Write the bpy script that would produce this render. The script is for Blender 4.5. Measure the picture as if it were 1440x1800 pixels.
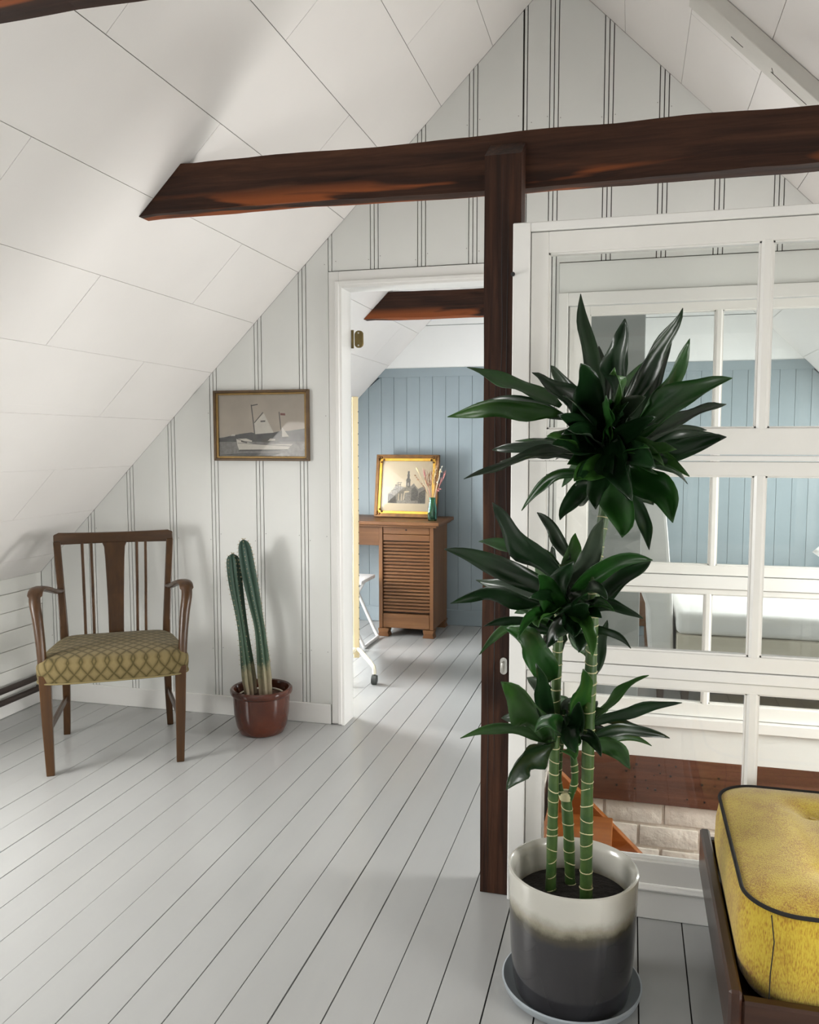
import bpy, bmesh, math, random
from mathutils import Vector, Matrix, Euler, noise

random.seed(11)
for o in list(bpy.data.objects):
    bpy.data.objects.remove(o)
scene = bpy.context.scene
COL = scene.collection

# ------------------------------------------------------------------ camera
cam_data = bpy.data.cameras.new('camera')
cam_data.sensor_fit = 'HORIZONTAL'
cam_data.sensor_width = 36.0
cam_data.lens = 36.0 * 1480.47 / 1440.0
cam_data.clip_start = 0.05
cam = bpy.data.objects.new('camera', cam_data)
COL.objects.link(cam)
YAW, PITCH = -0.25661, 0.0832
fwd = Vector((math.sin(YAW) * math.cos(PITCH), math.cos(YAW) * math.cos(PITCH), -math.sin(PITCH)))
rgt = Vector((math.cos(YAW), -math.sin(YAW), -0.0008)).normalized()
upv = rgt.cross(fwd).normalized()
cam.matrix_world = Matrix(((rgt.x, upv.x, -fwd.x, 0.0), (rgt.y, upv.y, -fwd.y, 0.0), (rgt.z, upv.z, -fwd.z, 1.30), (0, 0, 0, 1)))
scene.camera = cam

# ------------------------------------------------------------------ sky, window daylight, exposure
world = bpy.data.worlds.new('sky')
scene.world = world
world.use_nodes = True
world.node_tree.nodes['Background'].inputs[0].default_value = (0.80, 0.90, 1.0, 1)
world.node_tree.nodes['Background'].inputs[1].default_value = 1.5
scene.view_settings.view_transform = 'Standard'
scene.view_settings.look = 'None'
scene.view_settings.gamma = 1.0
scene.view_settings.use_curve_mapping = False
scene.view_settings.exposure = 0.04


def window_light(name, loc, aim, sx, sy, power, colour):
    d = bpy.data.lights.new(name, 'AREA')
    d.shape = 'RECTANGLE'
    d.size, d.size_y = sx, sy
    d.energy = power
    d.color = colour
    o = bpy.data.objects.new(name, d)
    COL.objects.link(o)
    o.location = loc
    o.rotation_euler = Vector(aim).to_track_quat('-Z', 'Z').to_euler()
    return o


DAY = (1.0, 0.985, 0.96)
# daylight entering through the dormers and the window in the gable behind the camera
window_light('daylight_dormer_near', (-2.86, 1.65, 1.0), (1, 0.1, -0.05), 1.1, 0.75, 62, DAY)
window_light('daylight_gable_near', (-1.40, -2.33, 0.95), (0, 1, 0), 1.0, 0.8, 12, DAY)
window_light('added_dormer_light_right', (2.20, 0.35, 1.05), (-1, 0, 0.0), 1.2, 0.7, 66, DAY)  # unseen extra dormer, added to brighten the left slope and floor
window_light('daylight_dormer_stairs', (2.20, 2.95, 1.05), (-1, 0, 0.0), 1.0, 0.7, 70, DAY)
window_light('daylight_roof_window_far', (1.40, 4.80, 1.46), (-1, 0, -0.8), 1.05, 0.75, 54, (0.98, 0.99, 1.0))
window_light('added_dormer_light_far', (-2.86, 4.45, 1.02), (1, 0.1, 0), 0.85, 0.7, 86, (0.98, 0.99, 1.0))  # unseen dormer added to lift the desk side of the far room

# ------------------------------------------------------------------ materials
MATS = {}


def new_mat(name):
    m = bpy.data.materials.new(name)
    m.use_nodes = True
    MATS[name] = m
    nt = m.node_tree
    return m, nt, nt.nodes['Principled BSDF']


def ramp(nt, fac, stops):
    r = nt.nodes.new('ShaderNodeValToRGB')
    el = r.color_ramp.elements
    while len(el) < len(stops):
        el.new(0.5)
    for e, (p, c) in zip(el, stops):
        e.position = p
        e.color = (*c, 1)
    nt.links.new(fac, r.inputs[0])
    return r.outputs[0]


def coords(nt, scale, kind='Object'):
    tc = nt.nodes.new('ShaderNodeTexCoord')
    mp = nt.nodes.new('ShaderNodeMapping')
    mp.inputs['Scale'].default_value = scale
    nt.links.new(tc.outputs[kind], mp.inputs[0])
    return mp.outputs[0]


def noise_tex(nt, vec, scale, detail=4.0, rough=0.55, dist=0.0):
    n = nt.nodes.new('ShaderNodeTexNoise')
    n.inputs['Scale'].default_value = scale
    n.inputs['Detail'].default_value = detail
    n.inputs['Roughness'].default_value = rough
    n.inputs['Distortion'].default_value = dist
    nt.links.new(vec, n.inputs['Vector'])
    return n.outputs['Fac']


def bump(nt, bsdf, height, strength, distance=0.01):
    b = nt.nodes.new('ShaderNodeBump')
    b.inputs['Strength'].default_value = strength
    b.inputs['Distance'].default_value = distance
    nt.links.new(height, b.inputs['Height'])
    nt.links.new(b.outputs[0], bsdf.inputs['Normal'])


def plain(name, col, rough=0.5, metal=0.0, vary=0.0, scale=6.0, bumps=0.0, coat=0.0, spec=0.5):
    m, nt, b = new_mat(name)
    b.inputs['Base Color'].default_value = (*col, 1)
    b.inputs['Roughness'].default_value = rough
    b.inputs['Metallic'].default_value = metal
    b.inputs['Coat Weight'].default_value = coat
    b.inputs['Specular IOR Level'].default_value = spec
    if vary or bumps:
        n = noise_tex(nt, coords(nt, (1, 1, 1)), scale, 5)
        if vary:
            lo = tuple(c * (1 - vary) for c in col)
            hi = tuple(min(1, c * (1 + vary)) for c in col)
            nt.links.new(ramp(nt, n, [(0.3, lo), (0.7, hi)]), b.inputs['Base Color'])
        if bumps:
            bump(nt, b, n, bumps)
    return m


def wood(name, axis, stops, rough=0.5, fine=60.0, broad=3.0, bumps=0.15, patch=None, coat=0.0, knots=False, spec=0.4):
    """grain runs along axis (0, 1, 2) in object space"""
    m, nt, b = new_mat(name)
    sc = [1.0, 1.0, 1.0]
    sc[axis] = 0.06
    v = coords(nt, tuple(sc))
    g = noise_tex(nt, v, fine, 6, 0.6, 0.6)
    w = noise_tex(nt, v, broad * 4, 3, 0.5, 1.0)
    mix = nt.nodes.new('ShaderNodeMath')
    mix.operation = 'ADD'
    s1 = nt.nodes.new('ShaderNodeMath'); s1.operation = 'MULTIPLY'; s1.inputs[1].default_value = 0.45
    s2 = nt.nodes.new('ShaderNodeMath'); s2.operation = 'MULTIPLY'; s2.inputs[1].default_value = 0.55
    nt.links.new(g, s1.inputs[0]); nt.links.new(w, s2.inputs[0])
    nt.links.new(s1.outputs[0], mix.inputs[0]); nt.links.new(s2.outputs[0], mix.inputs[1])
    colour = ramp(nt, mix.outputs[0], stops)
    if patch:
        pc, lo, hi = patch
        sc2 = [1.0, 1.0, 1.0]
        sc2[axis] = 0.16
        n2 = noise_tex(nt, coords(nt, tuple(sc2)), 9.0, 3, 0.5, 0.4)
        f = ramp(nt, n2, [(lo, (0, 0, 0)), (hi, (1, 1, 1))])
        # bare wood along the hewn lower arris
        tcz = nt.nodes.new('ShaderNodeTexCoord')
        spz = nt.nodes.new('ShaderNodeSeparateXYZ')
        nt.links.new(tcz.outputs['Object'], spz.inputs[0])
        shz = nt.nodes.new('ShaderNodeMath'); shz.operation = 'SUBTRACT'; shz.inputs[1].default_value = 1.5
        nt.links.new(spz.outputs[2], shz.inputs[0])
        zm = ramp(nt, shz.outputs[0], [(0.525, (1, 1, 1)), (0.562, (0, 0, 0))])
        ml = nt.nodes.new('ShaderNodeMix'); ml.data_type = 'RGBA'; ml.blend_type = 'MULTIPLY'
        ml.inputs[0].default_value = 1.0
        nt.links.new(f, ml.inputs[6]); nt.links.new(zm, ml.inputs[7])
        f = ml.outputs[2]
        mx = nt.nodes.new('ShaderNodeMix'); mx.data_type = 'RGBA'
        nt.links.new(f, mx.inputs[0]); nt.links.new(colour, mx.inputs[6])
        mx.inputs[7].default_value = (*pc, 1)
        colour = mx.outputs[2]
    if knots:
        sc3 = [1.0, 1.0, 1.0]
        sc3[axis] = 0.55
        vo = nt.nodes.new('ShaderNodeTexVoronoi')
        vo.inputs['Scale'].default_value = 4.2
        nt.links.new(coords(nt, tuple(sc3)), vo.inputs['Vector'])
        kf = ramp(nt, vo.outputs['Distance'], [(0.05, (0.12, 0.10, 0.10)), (0.13, (0.55, 0.5, 0.5)), (0.19, (1, 1, 1))])
        km = nt.nodes.new('ShaderNodeMix'); km.data_type = 'RGBA'; km.blend_type = 'MULTIPLY'
        km.inputs[0].default_value = 1.0
        nt.links.new(colour, km.inputs[6]); nt.links.new(kf, km.inputs[7])
        colour = km.outputs[2]
    nt.links.new(colour, b.inputs['Base Color'])
    b.inputs['Roughness'].default_value = rough
    b.inputs['Coat Weight'].default_value = coat
    b.inputs['Coat Roughness'].default_value = 0.2
    b.inputs['Specular IOR Level'].default_value = spec
    if bumps:
        bump(nt, b, g, bumps, 0.004)
    return m


plain('wall_paint', (0.785, 0.795, 0.77), 0.42, vary=0.02, scale=3)
plain('ceiling_paint', (0.835, 0.81, 0.785), 0.6, vary=0.02, scale=2.5)
plain('trim_paint', (0.83, 0.825, 0.80), 0.35, vary=0.015, scale=5)
plain('cream_paint', (0.81, 0.80, 0.765), 0.35, vary=0.03, scale=6)
plain('knee_paint', (0.80, 0.80, 0.76), 0.5, vary=0.03, scale=4)
plain('rafter_paint', (0.66, 0.645, 0.60), 0.6, vary=0.04, scale=8)  # white paint greyed all over to stand in for the shaded underside
plain('gap_dark', (0.06, 0.052, 0.045), 0.9)
plain('gap_grey', (0.42, 0.41, 0.39), 0.9)
plain('far_white', (0.84, 0.85, 0.84), 0.5, vary=0.01)
plain('chimney_shade_grey', (0.44, 0.45, 0.44), 0.7, vary=0.05, scale=5)  # white chimney whose shade is put into this grey
plain('blue_paint', (0.255, 0.312, 0.338), 0.5, vary=0.06, scale=3)
plain('gap_blue', (0.10, 0.14, 0.17), 0.9)
plain('pipe_brown', (0.030, 0.019, 0.015), 0.5, vary=0.2)
plain('plaster', (0.72, 0.68, 0.62), 0.8, vary=0.05, bumps=0.3, scale=12)
plain('brick_white', (0.84, 0.78, 0.70), 0.7, vary=0.08, bumps=0.8, scale=22)
plain('mortar_white', (0.80, 0.73, 0.65), 0.85, vary=0.08, bumps=0.8, scale=30)
plain('brass_dark', (0.16, 0.12, 0.05), 0.4, 0.9, vary=0.3, scale=20)
plain('steel', (0.55, 0.54, 0.50), 0.35, 0.9)
plain('iron_black', (0.02, 0.02, 0.02), 0.5)
plain('white_metal', (0.80, 0.80, 0.79), 0.35)
plain('cream_metal', (0.80, 0.66, 0.40), 0.45)
plain('cream_metal_pale', (0.86, 0.80, 0.64), 0.45)
plain('rubber', (0.05, 0.055, 0.05), 0.5)
plain('soil', (0.012, 0.009, 0.007), 0.95, vary=0.5, bumps=1.0, scale=60)
plain('cactus_soil', (0.10, 0.05, 0.03), 0.95, vary=0.5, bumps=1.0, scale=60)
plain('glaze_brown', (0.075, 0.018, 0.008), 0.15, vary=0.5, scale=6, coat=0.2)
plain('inner_pot_white', (0.55, 0.56, 0.55), 0.3, vary=0.1)
plain('saucer_grey', (0.33, 0.37, 0.40), 0.28, vary=0.08)
plain('spine', (0.45, 0.36, 0.20), 0.7)
plain('scar', (0.46, 0.42, 0.24), 0.7, vary=0.2, scale=40)
plain('piping', (0.010, 0.009, 0.008), 0.9)
plain('bedspread', (0.80, 0.79, 0.77), 0.85, vary=0.02, bumps=0.1, scale=15)
plain('bedspread_shade', (0.60, 0.55, 0.45), 0.9, vary=0.04, scale=10)  # beige carries the shade on the front of the white bedspread
plain('seat_piping', (0.17, 0.135, 0.055), 0.8)
plain('mount_paper', (0.78, 0.66, 0.47), 0.7, vary=0.04, scale=5)
plain('print_sky', (0.56, 0.49, 0.41), 0.5, vary=0.12, scale=7)
plain('print_hill', (0.085, 0.085, 0.085), 0.5, vary=0.35, scale=40)
plain('print_sea', (0.25, 0.24, 0.225), 0.5, vary=0.3, scale=60)
plain('print_white', (0.76, 0.72, 0.65), 0.5, vary=0.06, scale=40)
plain('print_dark', (0.10, 0.09, 0.08), 0.5)
plain('print_mid', (0.30, 0.27, 0.22), 0.6, vary=0.4, scale=120)
plain('print_ink', (0.13, 0.115, 0.095), 0.6, vary=0.6, scale=150)
plain('print_red', (0.22, 0.06, 0.05), 0.5)
plain('frame_brown', (0.10, 0.055, 0.02), 0.4, vary=0.3, scale=20)
plain('frame_bronze', (0.26, 0.16, 0.05), 0.35, 0.4, vary=0.2, scale=20)
plain('gilt', (0.52, 0.30, 0.05), 0.33, 0.8, vary=0.25, scale=14)
plain('gilt_dark', (0.13, 0.06, 0.015), 0.4, 0.5, vary=0.4, scale=25)
plain('dry_straw', (0.62, 0.48, 0.28), 0.8, vary=0.2, scale=30)
plain('dry_brown', (0.36, 0.21, 0.12), 0.8, vary=0.2, scale=30)
plain('dry_pink', (0.55, 0.24, 0.22), 0.8, vary=0.2, scale=30)
plain('dry_white', (0.78, 0.74, 0.62), 0.8)
plain('hole_dark', (0.012, 0.008, 0.006), 0.7)

BEAM = [(0.30, (0.008, 0.004, 0.0028)), (0.46, (0.026, 0.0105, 0.006)), (0.60, (0.060, 0.024, 0.012)), (0.78, (0.13, 0.058, 0.028))]
wood('beam_wood', 0, BEAM, 0.6, 55, 2.2, 0.4, patch=((0.23, 0.062, 0.017), 0.50, 0.54), knots=True, spec=0.22)
wood('post_wood', 2, BEAM, 0.6, 70, 2.2, 0.45, knots=True, spec=0.22)
wood('well_beam_wood', 0, [(0.25, (0.035, 0.013, 0.008)), (0.5, (0.12, 0.045, 0.024)), (0.75, (0.26, 0.12, 0.065))], 0.5, 40, 2.0, 0.35)
wood('pine', 0, [(0.2, (0.18, 0.052, 0.011)), (0.5, (0.31, 0.10, 0.022)), (0.8, (0.42, 0.165, 0.045))], 0.35, 40, 2, 0.05)
wood('chair_wood', 2, [(0.2, (0.018, 0.0075, 0.002)), (0.5, (0.050, 0.021, 0.0055)), (0.8, (0.110, 0.050, 0.014))], 0.32, 60, 3, 0.05, coat=0.08)
wood('chair_wood_across', 0, [(0.2, (0.018, 0.0075, 0.002)), (0.5, (0.050, 0.021, 0.0055)), (0.8, (0.110, 0.050, 0.014))], 0.32, 60, 3, 0.05, coat=0.08)
OAK = [(0.2, (0.085, 0.032, 0.010)), (0.5, (0.165, 0.070, 0.024)), (0.8, (0.27, 0.135, 0.055))]
wood('desk_wood', 0, OAK, 0.4, 50, 2.5, 0.06)
wood('desk_wood_up', 2, OAK, 0.4, 50, 2.5, 0.06)
wood('bench_wood', 1, [(0.2, (0.014, 0.0055, 0.003)), (0.5, (0.034, 0.013, 0.007)), (0.8, (0.070, 0.030, 0.016))], 0.35, 50, 2.5, 0.1, coat=0.2)
wood('bench_wood_across', 0, [(0.2, (0.014, 0.0055, 0.003)), (0.5, (0.034, 0.013, 0.007)), (0.8, (0.070, 0.030, 0.016))], 0.35, 50, 2.5, 0.1, coat=0.2)


def floor_material():
    m, nt, b = new_mat('floor_paint')
    v = coords(nt, (1, 0.25, 1))
    n = noise_tex(nt, v, 7, 6, 0.6)
    nt.links.new(ramp(nt, n, [(0.25, (0.385, 0.392, 0.385)), (0.75, (0.41, 0.417, 0.41))]), b.inputs['Base Color'])
    r = ramp(nt, noise_tex(nt, coords(nt, (1, 0.3, 1)), 12, 5), [(0.3, (0.20, 0.20, 0.20)), (0.7, (0.25, 0.25, 0.25))])
    nt.links.new(r, b.inputs['Roughness'])
    b.inputs['Specular IOR Level'].default_value = 0.55
    bump(nt, b, noise_tex(nt, coords(nt, (1, 0.2, 1)), 25, 4), 0.02, 0.002)
    return m


floor_material()


def glass_material(name, tint, gloss=1.0):
    m = bpy.data.materials.new(name)
    m.use_nodes = True
    nt = m.node_tree
    nt.nodes.remove(nt.nodes['Principled BSDF'])
    out = nt.nodes['Material Output']
    tr = nt.nodes.new('ShaderNodeBsdfTransparent')
    tr.inputs[0].default_value = (*tint, 1)
    gl = nt.nodes.new('ShaderNodeBsdfGlossy')
    gl.inputs['Roughness'].default_value = 0.02
    fr = nt.nodes.new('ShaderNodeFresnel')
    fr.inputs[0].default_value = 1.45
    mx = nt.nodes.new('ShaderNodeMixShader')
    nt.links.new(fr.outputs[0], mx.inputs[0])
    nt.links.new(tr.outputs[0], mx.inputs[1])
    nt.links.new(gl.outputs[0], mx.inputs[2])
    nt.links.new(mx.outputs[0], out.inputs[0])
    MATS[name] = m
    return m


glass_material('pane_glass', (0.915, 0.925, 0.915))
glass_material('vase_glass', (0.45, 0.72, 0.66))
glass_material('picture_glass', (0.99, 0.99, 0.985))


def leaf_material(name, lo, hi, rough):
    m, nt, b = new_mat(name)
    n = noise_tex(nt, coords(nt, (1, 1, 1)), 9, 4)
    nt.links.new(ramp(nt, n, [(0.3, lo), (0.7, hi)]), b.inputs['Base Color'])
    b.inputs['Roughness'].default_value = rough
    b.inputs['Specular IOR Level'].default_value = 0.45
    return m


leaf_material('leaf_dark', (0.0035, 0.014, 0.004), (0.007, 0.028, 0.007), 0.30)
leaf_material('leaf_mid', (0.006, 0.036, 0.005), (0.016, 0.072, 0.010), 0.33)
leaf_material('leaf_light', (0.014, 0.055, 0.008), (0.030, 0.090, 0.013), 0.36)
leaf_material('leaf_under', (0.028, 0.045, 0.027), (0.045, 0.065, 0.04), 0.5)
leaf_material('cane_green', (0.014, 0.052, 0.008), (0.055, 0.10, 0.02), 0.45)
_nt = MATS['cane_green'].node_tree
_r = [n for n in _nt.nodes if n.type == 'VALTORGB'][0]
_e = _r.color_ramp.elements.new(0.74)
_e.color = (0.30, 0.25, 0.13, 1)
[n for n in _nt.nodes if n.type == 'TEX_NOISE'][0].inputs['Scale'].default_value = 26
leaf_material('shoot_green', (0.015, 0.055, 0.008), (0.04, 0.095, 0.018), 0.45)


def cactus_material():
    m, nt, b = new_mat('cactus_skin')
    tc = nt.nodes.new('ShaderNodeTexCoord')
    sep = nt.nodes.new('ShaderNodeSeparateXYZ')
    nt.links.new(tc.outputs['Object'], sep.inputs[0])
    n = noise_tex(nt, tc.outputs['Object'], 14, 5, 0.6)
    a = nt.nodes.new('ShaderNodeMath'); a.operation = 'MULTIPLY_ADD'
    nt.links.new(n, a.inputs[0]); a.inputs[1].default_value = 0.28
    nt.links.new(sep.outputs[2], a.inputs[2])
    c = ramp(nt, a.outputs[0], [(0.30, (0.34, 0.27, 0.19)), (0.41, (0.24, 0.22, 0.13)), (0.46, (0.040, 0.080, 0.045)), (0.95, (0.024, 0.062, 0.043))])
    nt.links.new(c, b.inputs['Base Color'])
    b.inputs['Roughness'].default_value = 0.55
    return m


cactus_material()


def pot_material():
    m, nt, b = new_mat('pot_glaze')
    tc = nt.nodes.new('ShaderNodeTexCoord')
    sep = nt.nodes.new('ShaderNodeSeparateXYZ')
    nt.links.new(tc.outputs['Object'], sep.inputs[0])
    n = noise_tex(nt, tc.outputs['Object'], 10, 6, 0.65)
    a = nt.nodes.new('ShaderNodeMath'); a.operation = 'MULTIPLY_ADD'
    nt.links.new(n, a.inputs[0]); a.inputs[1].default_value = 0.05
    nt.links.new(sep.outputs[2], a.inputs[2])
    c = ramp(nt, a.outputs[0], [(0.205, (0.026, 0.025, 0.028)), (0.228, (0.060, 0.054, 0.034)), (0.243, (0.26, 0.24, 0.18)), (0.268, (0.50, 0.49, 0.44))])
    nt.links.new(c, b.inputs['Base Color'])
    b.inputs['Roughness'].default_value = 0.22
    b.inputs['Coat Weight'].default_value = 0.4
    return m


pot_material()


def seat_fabric():
    m, nt, b = new_mat('seat_fabric')
    tc = nt.nodes.new('ShaderNodeTexCoord')
    sep = nt.nodes.new('ShaderNodeSeparateXYZ')
    nt.links.new(tc.outputs['Object'], sep.inputs[0])

    def math_node(op, a, b_=None):
        k = nt.nodes.new('ShaderNodeMath'); k.operation = op
        for i, q in enumerate((a, b_)):
            if q is None:
                continue
            if isinstance(q, (int, float)):
                k.inputs[i].default_value = q
            else:
                nt.links.new(q, k.inputs[i])
        return k.outputs[0]
    vv = math_node('SUBTRACT', sep.outputs[1], sep.outputs[2])
    u = math_node('MULTIPLY', sep.outputs[0], 1.25)
    s1 = math_node('ABSOLUTE', math_node('SINE', math_node('MULTIPLY', math_node('ADD', u, vv), 52)))
    s2 = math_node('ABSOLUTE', math_node('SINE', math_node('MULTIPLY', math_node('SUBTRACT', u, vv), 52)))
    mn = math_node('MINIMUM', s1, s2)
    nn = noise_tex(nt, tc.outputs['Object'], 18, 4)
    tot = math_node('ADD', mn, math_node('MULTIPLY', nn, 0.35))
    nt.links.new(ramp(nt, tot, [(0.22, (0.058, 0.046, 0.015)), (0.5, (0.120, 0.092, 0.036)), (1.0, (0.165, 0.128, 0.058))]), b.inputs['Base Color'])
    b.inputs['Roughness'].default_value = 0.85
    b.inputs['Specular IOR Level'].default_value = 0.2
    b.inputs['Sheen Weight'].default_value = 0.06
    return m


seat_fabric()


def yellow_fabric():
    m, nt, b = new_mat('yellow_fabric')
    n1 = noise_tex(nt, coords(nt, (1, 0.45, 0.22)), 520, 2, 0.5)
    n2 = noise_tex(nt, coords(nt, (1, 1, 1)), 16, 4, 0.5)
    a = nt.nodes.new('ShaderNodeMath'); a.operation = 'ADD'
    nt.links.new(n1, a.inputs[0]); nt.links.new(n2, a.inputs[1])
    h = nt.nodes.new('ShaderNodeMath'); h.operation = 'MULTIPLY'; h.inputs[1].default_value = 0.5
    w1 = nt.nodes.new('ShaderNodeMath'); w1.operation = 'MULTIPLY'; w1.inputs[1].default_value = 1.3
    w2 = nt.nodes.new('ShaderNodeMath'); w2.operation = 'MULTIPLY'; w2.inputs[1].default_value = 0.7
    nt.links.new(n1, w1.inputs[0]); nt.links.new(n2, w2.inputs[0])
    nt.links.new(w1.outputs[0], a.inputs[0]); nt.links.new(w2.outputs[0], a.inputs[1])
    nt.links.new(a.outputs[0], h.inputs[0])
    nt.links.new(ramp(nt, h.outputs[0], [(0.36, (0.30, 0.14, 0.008)), (0.46, (0.43, 0.27, 0.014)), (0.58, (0.53, 0.39, 0.03))]), b.inputs['Base Color'])
    b.inputs['Roughness'].default_value = 0.9
    b.inputs['Sheen Weight'].default_value = 0.3
    bump(nt, b, n1, 0.4, 0.003)
    return m


yellow_fabric()

# ------------------------------------------------------------------ mesh helpers


class MB:
    def __init__(self):
        self.bm = bmesh.new()

    def poly(self, pts):
        return self.bm.faces.new([self.bm.verts.new(p) for p in pts])

    def box(self, x0, x1, y0, y1, z0, z1, bevel=0.0, seg=1):
        v = [self.bm.verts.new(p) for p in ((x0, y0, z0), (x1, y0, z0), (x1, y1, z0), (x0, y1, z0), (x0, y0, z1), (x1, y0, z1), (x1, y1, z1), (x0, y1, z1))]
        fs = [self.bm.faces.new([v[i] for i in q]) for q in ((0, 3, 2, 1), (4, 5, 6, 7), (0, 1, 5, 4), (1, 2, 6, 5), (2, 3, 7, 6), (3, 0, 4, 7))]
        if bevel:
            es = list({e for f in fs for e in f.edges})
            bmesh.ops.bevel(self.bm, geom=es, offset=bevel, segments=seg, affect='EDGES', profile=0.6)
        return self

    def prism(self, pts, d):
        """pts: polygon in 3D, d: extrusion vector"""
        d = Vector(d)
        a = [self.bm.verts.new(p) for p in pts]
        b = [self.bm.verts.new(Vector(p) + d) for p in pts]
        n = len(pts)
        self.bm.faces.new(a)
        self.bm.faces.new(b[::-1])
        for i in range(n):
            self.bm.faces.new((a[i], b[i], b[(i + 1) % n], a[(i + 1) % n]))
        return self

    def loft(self, rings, cap=True, closed=True):
        R = [[self.bm.verts.new(p) for p in r] for r in rings]
        n = len(R[0])
        for a, b in zip(R, R[1:]):
            for i in range(n if closed else n - 1):
                j = (i + 1) % n
                self.bm.faces.new((a[i], a[j], b[j], b[i]))
        if cap and closed:
            self.bm.faces.new(R[0][::-1])
            self.bm.faces.new(R[-1])
        return self

    def tube(self, pts, rad, n=10, squash=1.0):
        pts = [Vector(p) for p in pts]
        if isinstance(rad, (int, float)):
            rad = [rad] * len(pts)
        rings = []
        ref = None
        for i, p in enumerate(pts):
            t = (pts[min(i + 1, len(pts) - 1)] - pts[max(i - 1, 0)]).normalized()
            if ref is None:
                ref = Vector((0, 0, 1)) if abs(t.z) < 0.9 else Vector((1, 0, 0))
            s = (ref - t * ref.dot(t)).normalized()
            ref = s
            q = t.cross(s)
            rings.append([p + (s * math.cos(k * 2 * math.pi / n) + q * math.sin(k * 2 * math.pi / n) * squash) * rad[i] for k in range(n)])
        return self.loft(rings)

    def bar(self, pts, sizes):
        """rectangular section swept along pts; sizes: (wx, wy) per point, section stays horizontal"""
        rings = []
        for p, (a, b) in zip(pts, sizes):
            x, y, z = p
            rings.append([(x - a / 2, y - b / 2, z), (x + a / 2, y - b / 2, z), (x + a / 2, y + b / 2, z), (x - a / 2, y + b / 2, z)])
        return self.loft(rings)

    def lathe(self, prof, n=48, c=(0, 0, 0)):
        rings = []
        for r, z in prof:
            rings.append([(c[0] + r * math.cos(k * 2 * math.pi / n), c[1] + r * math.sin(k * 2 * math.pi / n), c[2] + z) for k in range(n)])
        return self.loft(rings)

    def build(self, name, material, parent=None, smooth=False, bevel=0.0):
        bmesh.ops.recalc_face_normals(self.bm, faces=self.bm.faces)
        me = bpy.data.meshes.new(name)
        self.bm.to_mesh(me)
        self.bm.free()
        mats = material if isinstance(material, (list, tuple)) else [material]
        for k in mats:
            me.materials.append(MATS[k])
        if smooth:
            for p in me.polygons:
                p.use_smooth = True
            me.set_sharp_from_angle(angle=math.radians(42))
        o = bpy.data.objects.new(name, me)
        COL.objects.link(o)
        if parent is not None:
            o.parent = parent
        if bevel:
            md = o.modifiers.new('bevel', 'BEVEL')
            md.width = bevel
            md.segments = 2
            md.limit_method = 'ANGLE'
        return o


def thing(name, label, cat, loc=(0, 0, 0), rotz=0.0, group=None):
    o = bpy.data.objects.new(name, None)
    o.empty_display_size = 0.1
    COL.objects.link(o)
    o.location = loc
    o.rotation_euler = (0, 0, rotz)
    o['label'] = label
    o['category'] = cat
    if group:
        o['group'] = group
    return o


def tag(o, label, cat, group=None):
    o['label'] = label
    o['category'] = cat
    if group:
        o['group'] = group
    return o


def struct(o, label, cat='structure'):
    o['kind'] = 'structure'
    o['label'] = label
    o['category'] = cat
    return o


def minus(rects, hole):
    """rectangles (a0, a1, b0, b1) with a rectangular hole cut away"""
    out = []
    h0, h1, k0, k1 = hole
    for a0, a1, b0, b1 in rects:
        if h1 <= a0 or h0 >= a1 or k1 <= b0 or k0 >= b1:
            out.append((a0, a1, b0, b1))
            continue
        if h0 > a0:
            out.append((a0, h0, b0, b1))
        if h1 < a1:
            out.append((h1, a1, b0, b1))
        c0, c1 = max(a0, h0), min(a1, h1)
        if k0 > b0:
            out.append((c0, c1, b0, k0))
        if k1 < b1:
            out.append((c0, c1, k1, b1))
    return [r for r in out if r[1] - r[0] > 0.004 and r[3] - r[2] > 0.004]


def box_obj(name, dims, material, parent, bevel=0.0):
    return MB().box(*dims, bevel=bevel).build(name, material, parent)

# ------------------------------------------------------------------ room dimensions (metres)
CL, CR = 3.51, 2.86            # left slope z = x + CL, right slope z = CR - x
XR, ZR = -0.325, 3.185         # ridge
KL, KR, ZK = -2.86, 2.21, 0.65  # knee walls
YB, YG, YG2, YF = -2.40, 3.59, 3.69, 5.80
WELL = (-0.30, 2.10, 2.38, 3.59)
DORMERS = [('left', 1.08, 2.22), ('left', 4.0, 4.9), ('right', -0.30, 1.0), ('right', 2.42, 3.50)]  # second and third are unseen dormers added for their light
ROOFWIN = (1.12, 1.68, 4.25, 5.35)
DZ = 1.43


def roof(x):
    return min(x + CL, CR - x)


def strip_poly(a, b, z0, y):
    pts = [(a, y, z0), (b, y, z0), (b, y, roof(b))]
    if a < XR < b:
        pts.append((XR, y, ZR))
    pts.append((a, y, roof(a)))
    return pts


# ---- floor: one mesh of sub floor, each plank a part
m = MB()
for a0, a1, b0, b1 in minus([(KL - 0.1, KR + 0.1, YB - 0.1, YF + 0.1)], (WELL[0] - 0.02, WELL[1] + 0.02, WELL[2] - 0.02, WELL[3] + 0.03)):
    m.box(a0, a1, b0, b1, -0.14, -0.021)
floor = struct(m.build('floor', 'gap_dark'), 'pale grey painted plank floor with narrow dark gaps', 'floor')
PW = 0.1151
k0 = int(math.floor((KL - 0.0433) / PW))
k1 = int(math.ceil((KR - 0.0433) / PW))
for k in range(k0, k1):
    a = max(KL, 0.0433 + k * PW)
    b = min(KR, 0.0433 + (k + 1) * PW)
    g = random.uniform(0.0008, 0.0022)
    for r in minus([(a + g, b - g, YB, YF)], WELL):
        dz = random.uniform(-0.0012, 0.0006)
        pts = [(r[0], r[2], -0.02 + dz), (r[1], r[2], -0.02 + dz), (r[1], r[3], -0.02 + dz), (r[0], r[3], -0.02 + dz)]
        box_obj('plank', (r[0], r[1], r[2], r[3], -0.021, dz), 'floor_paint', floor)

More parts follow.
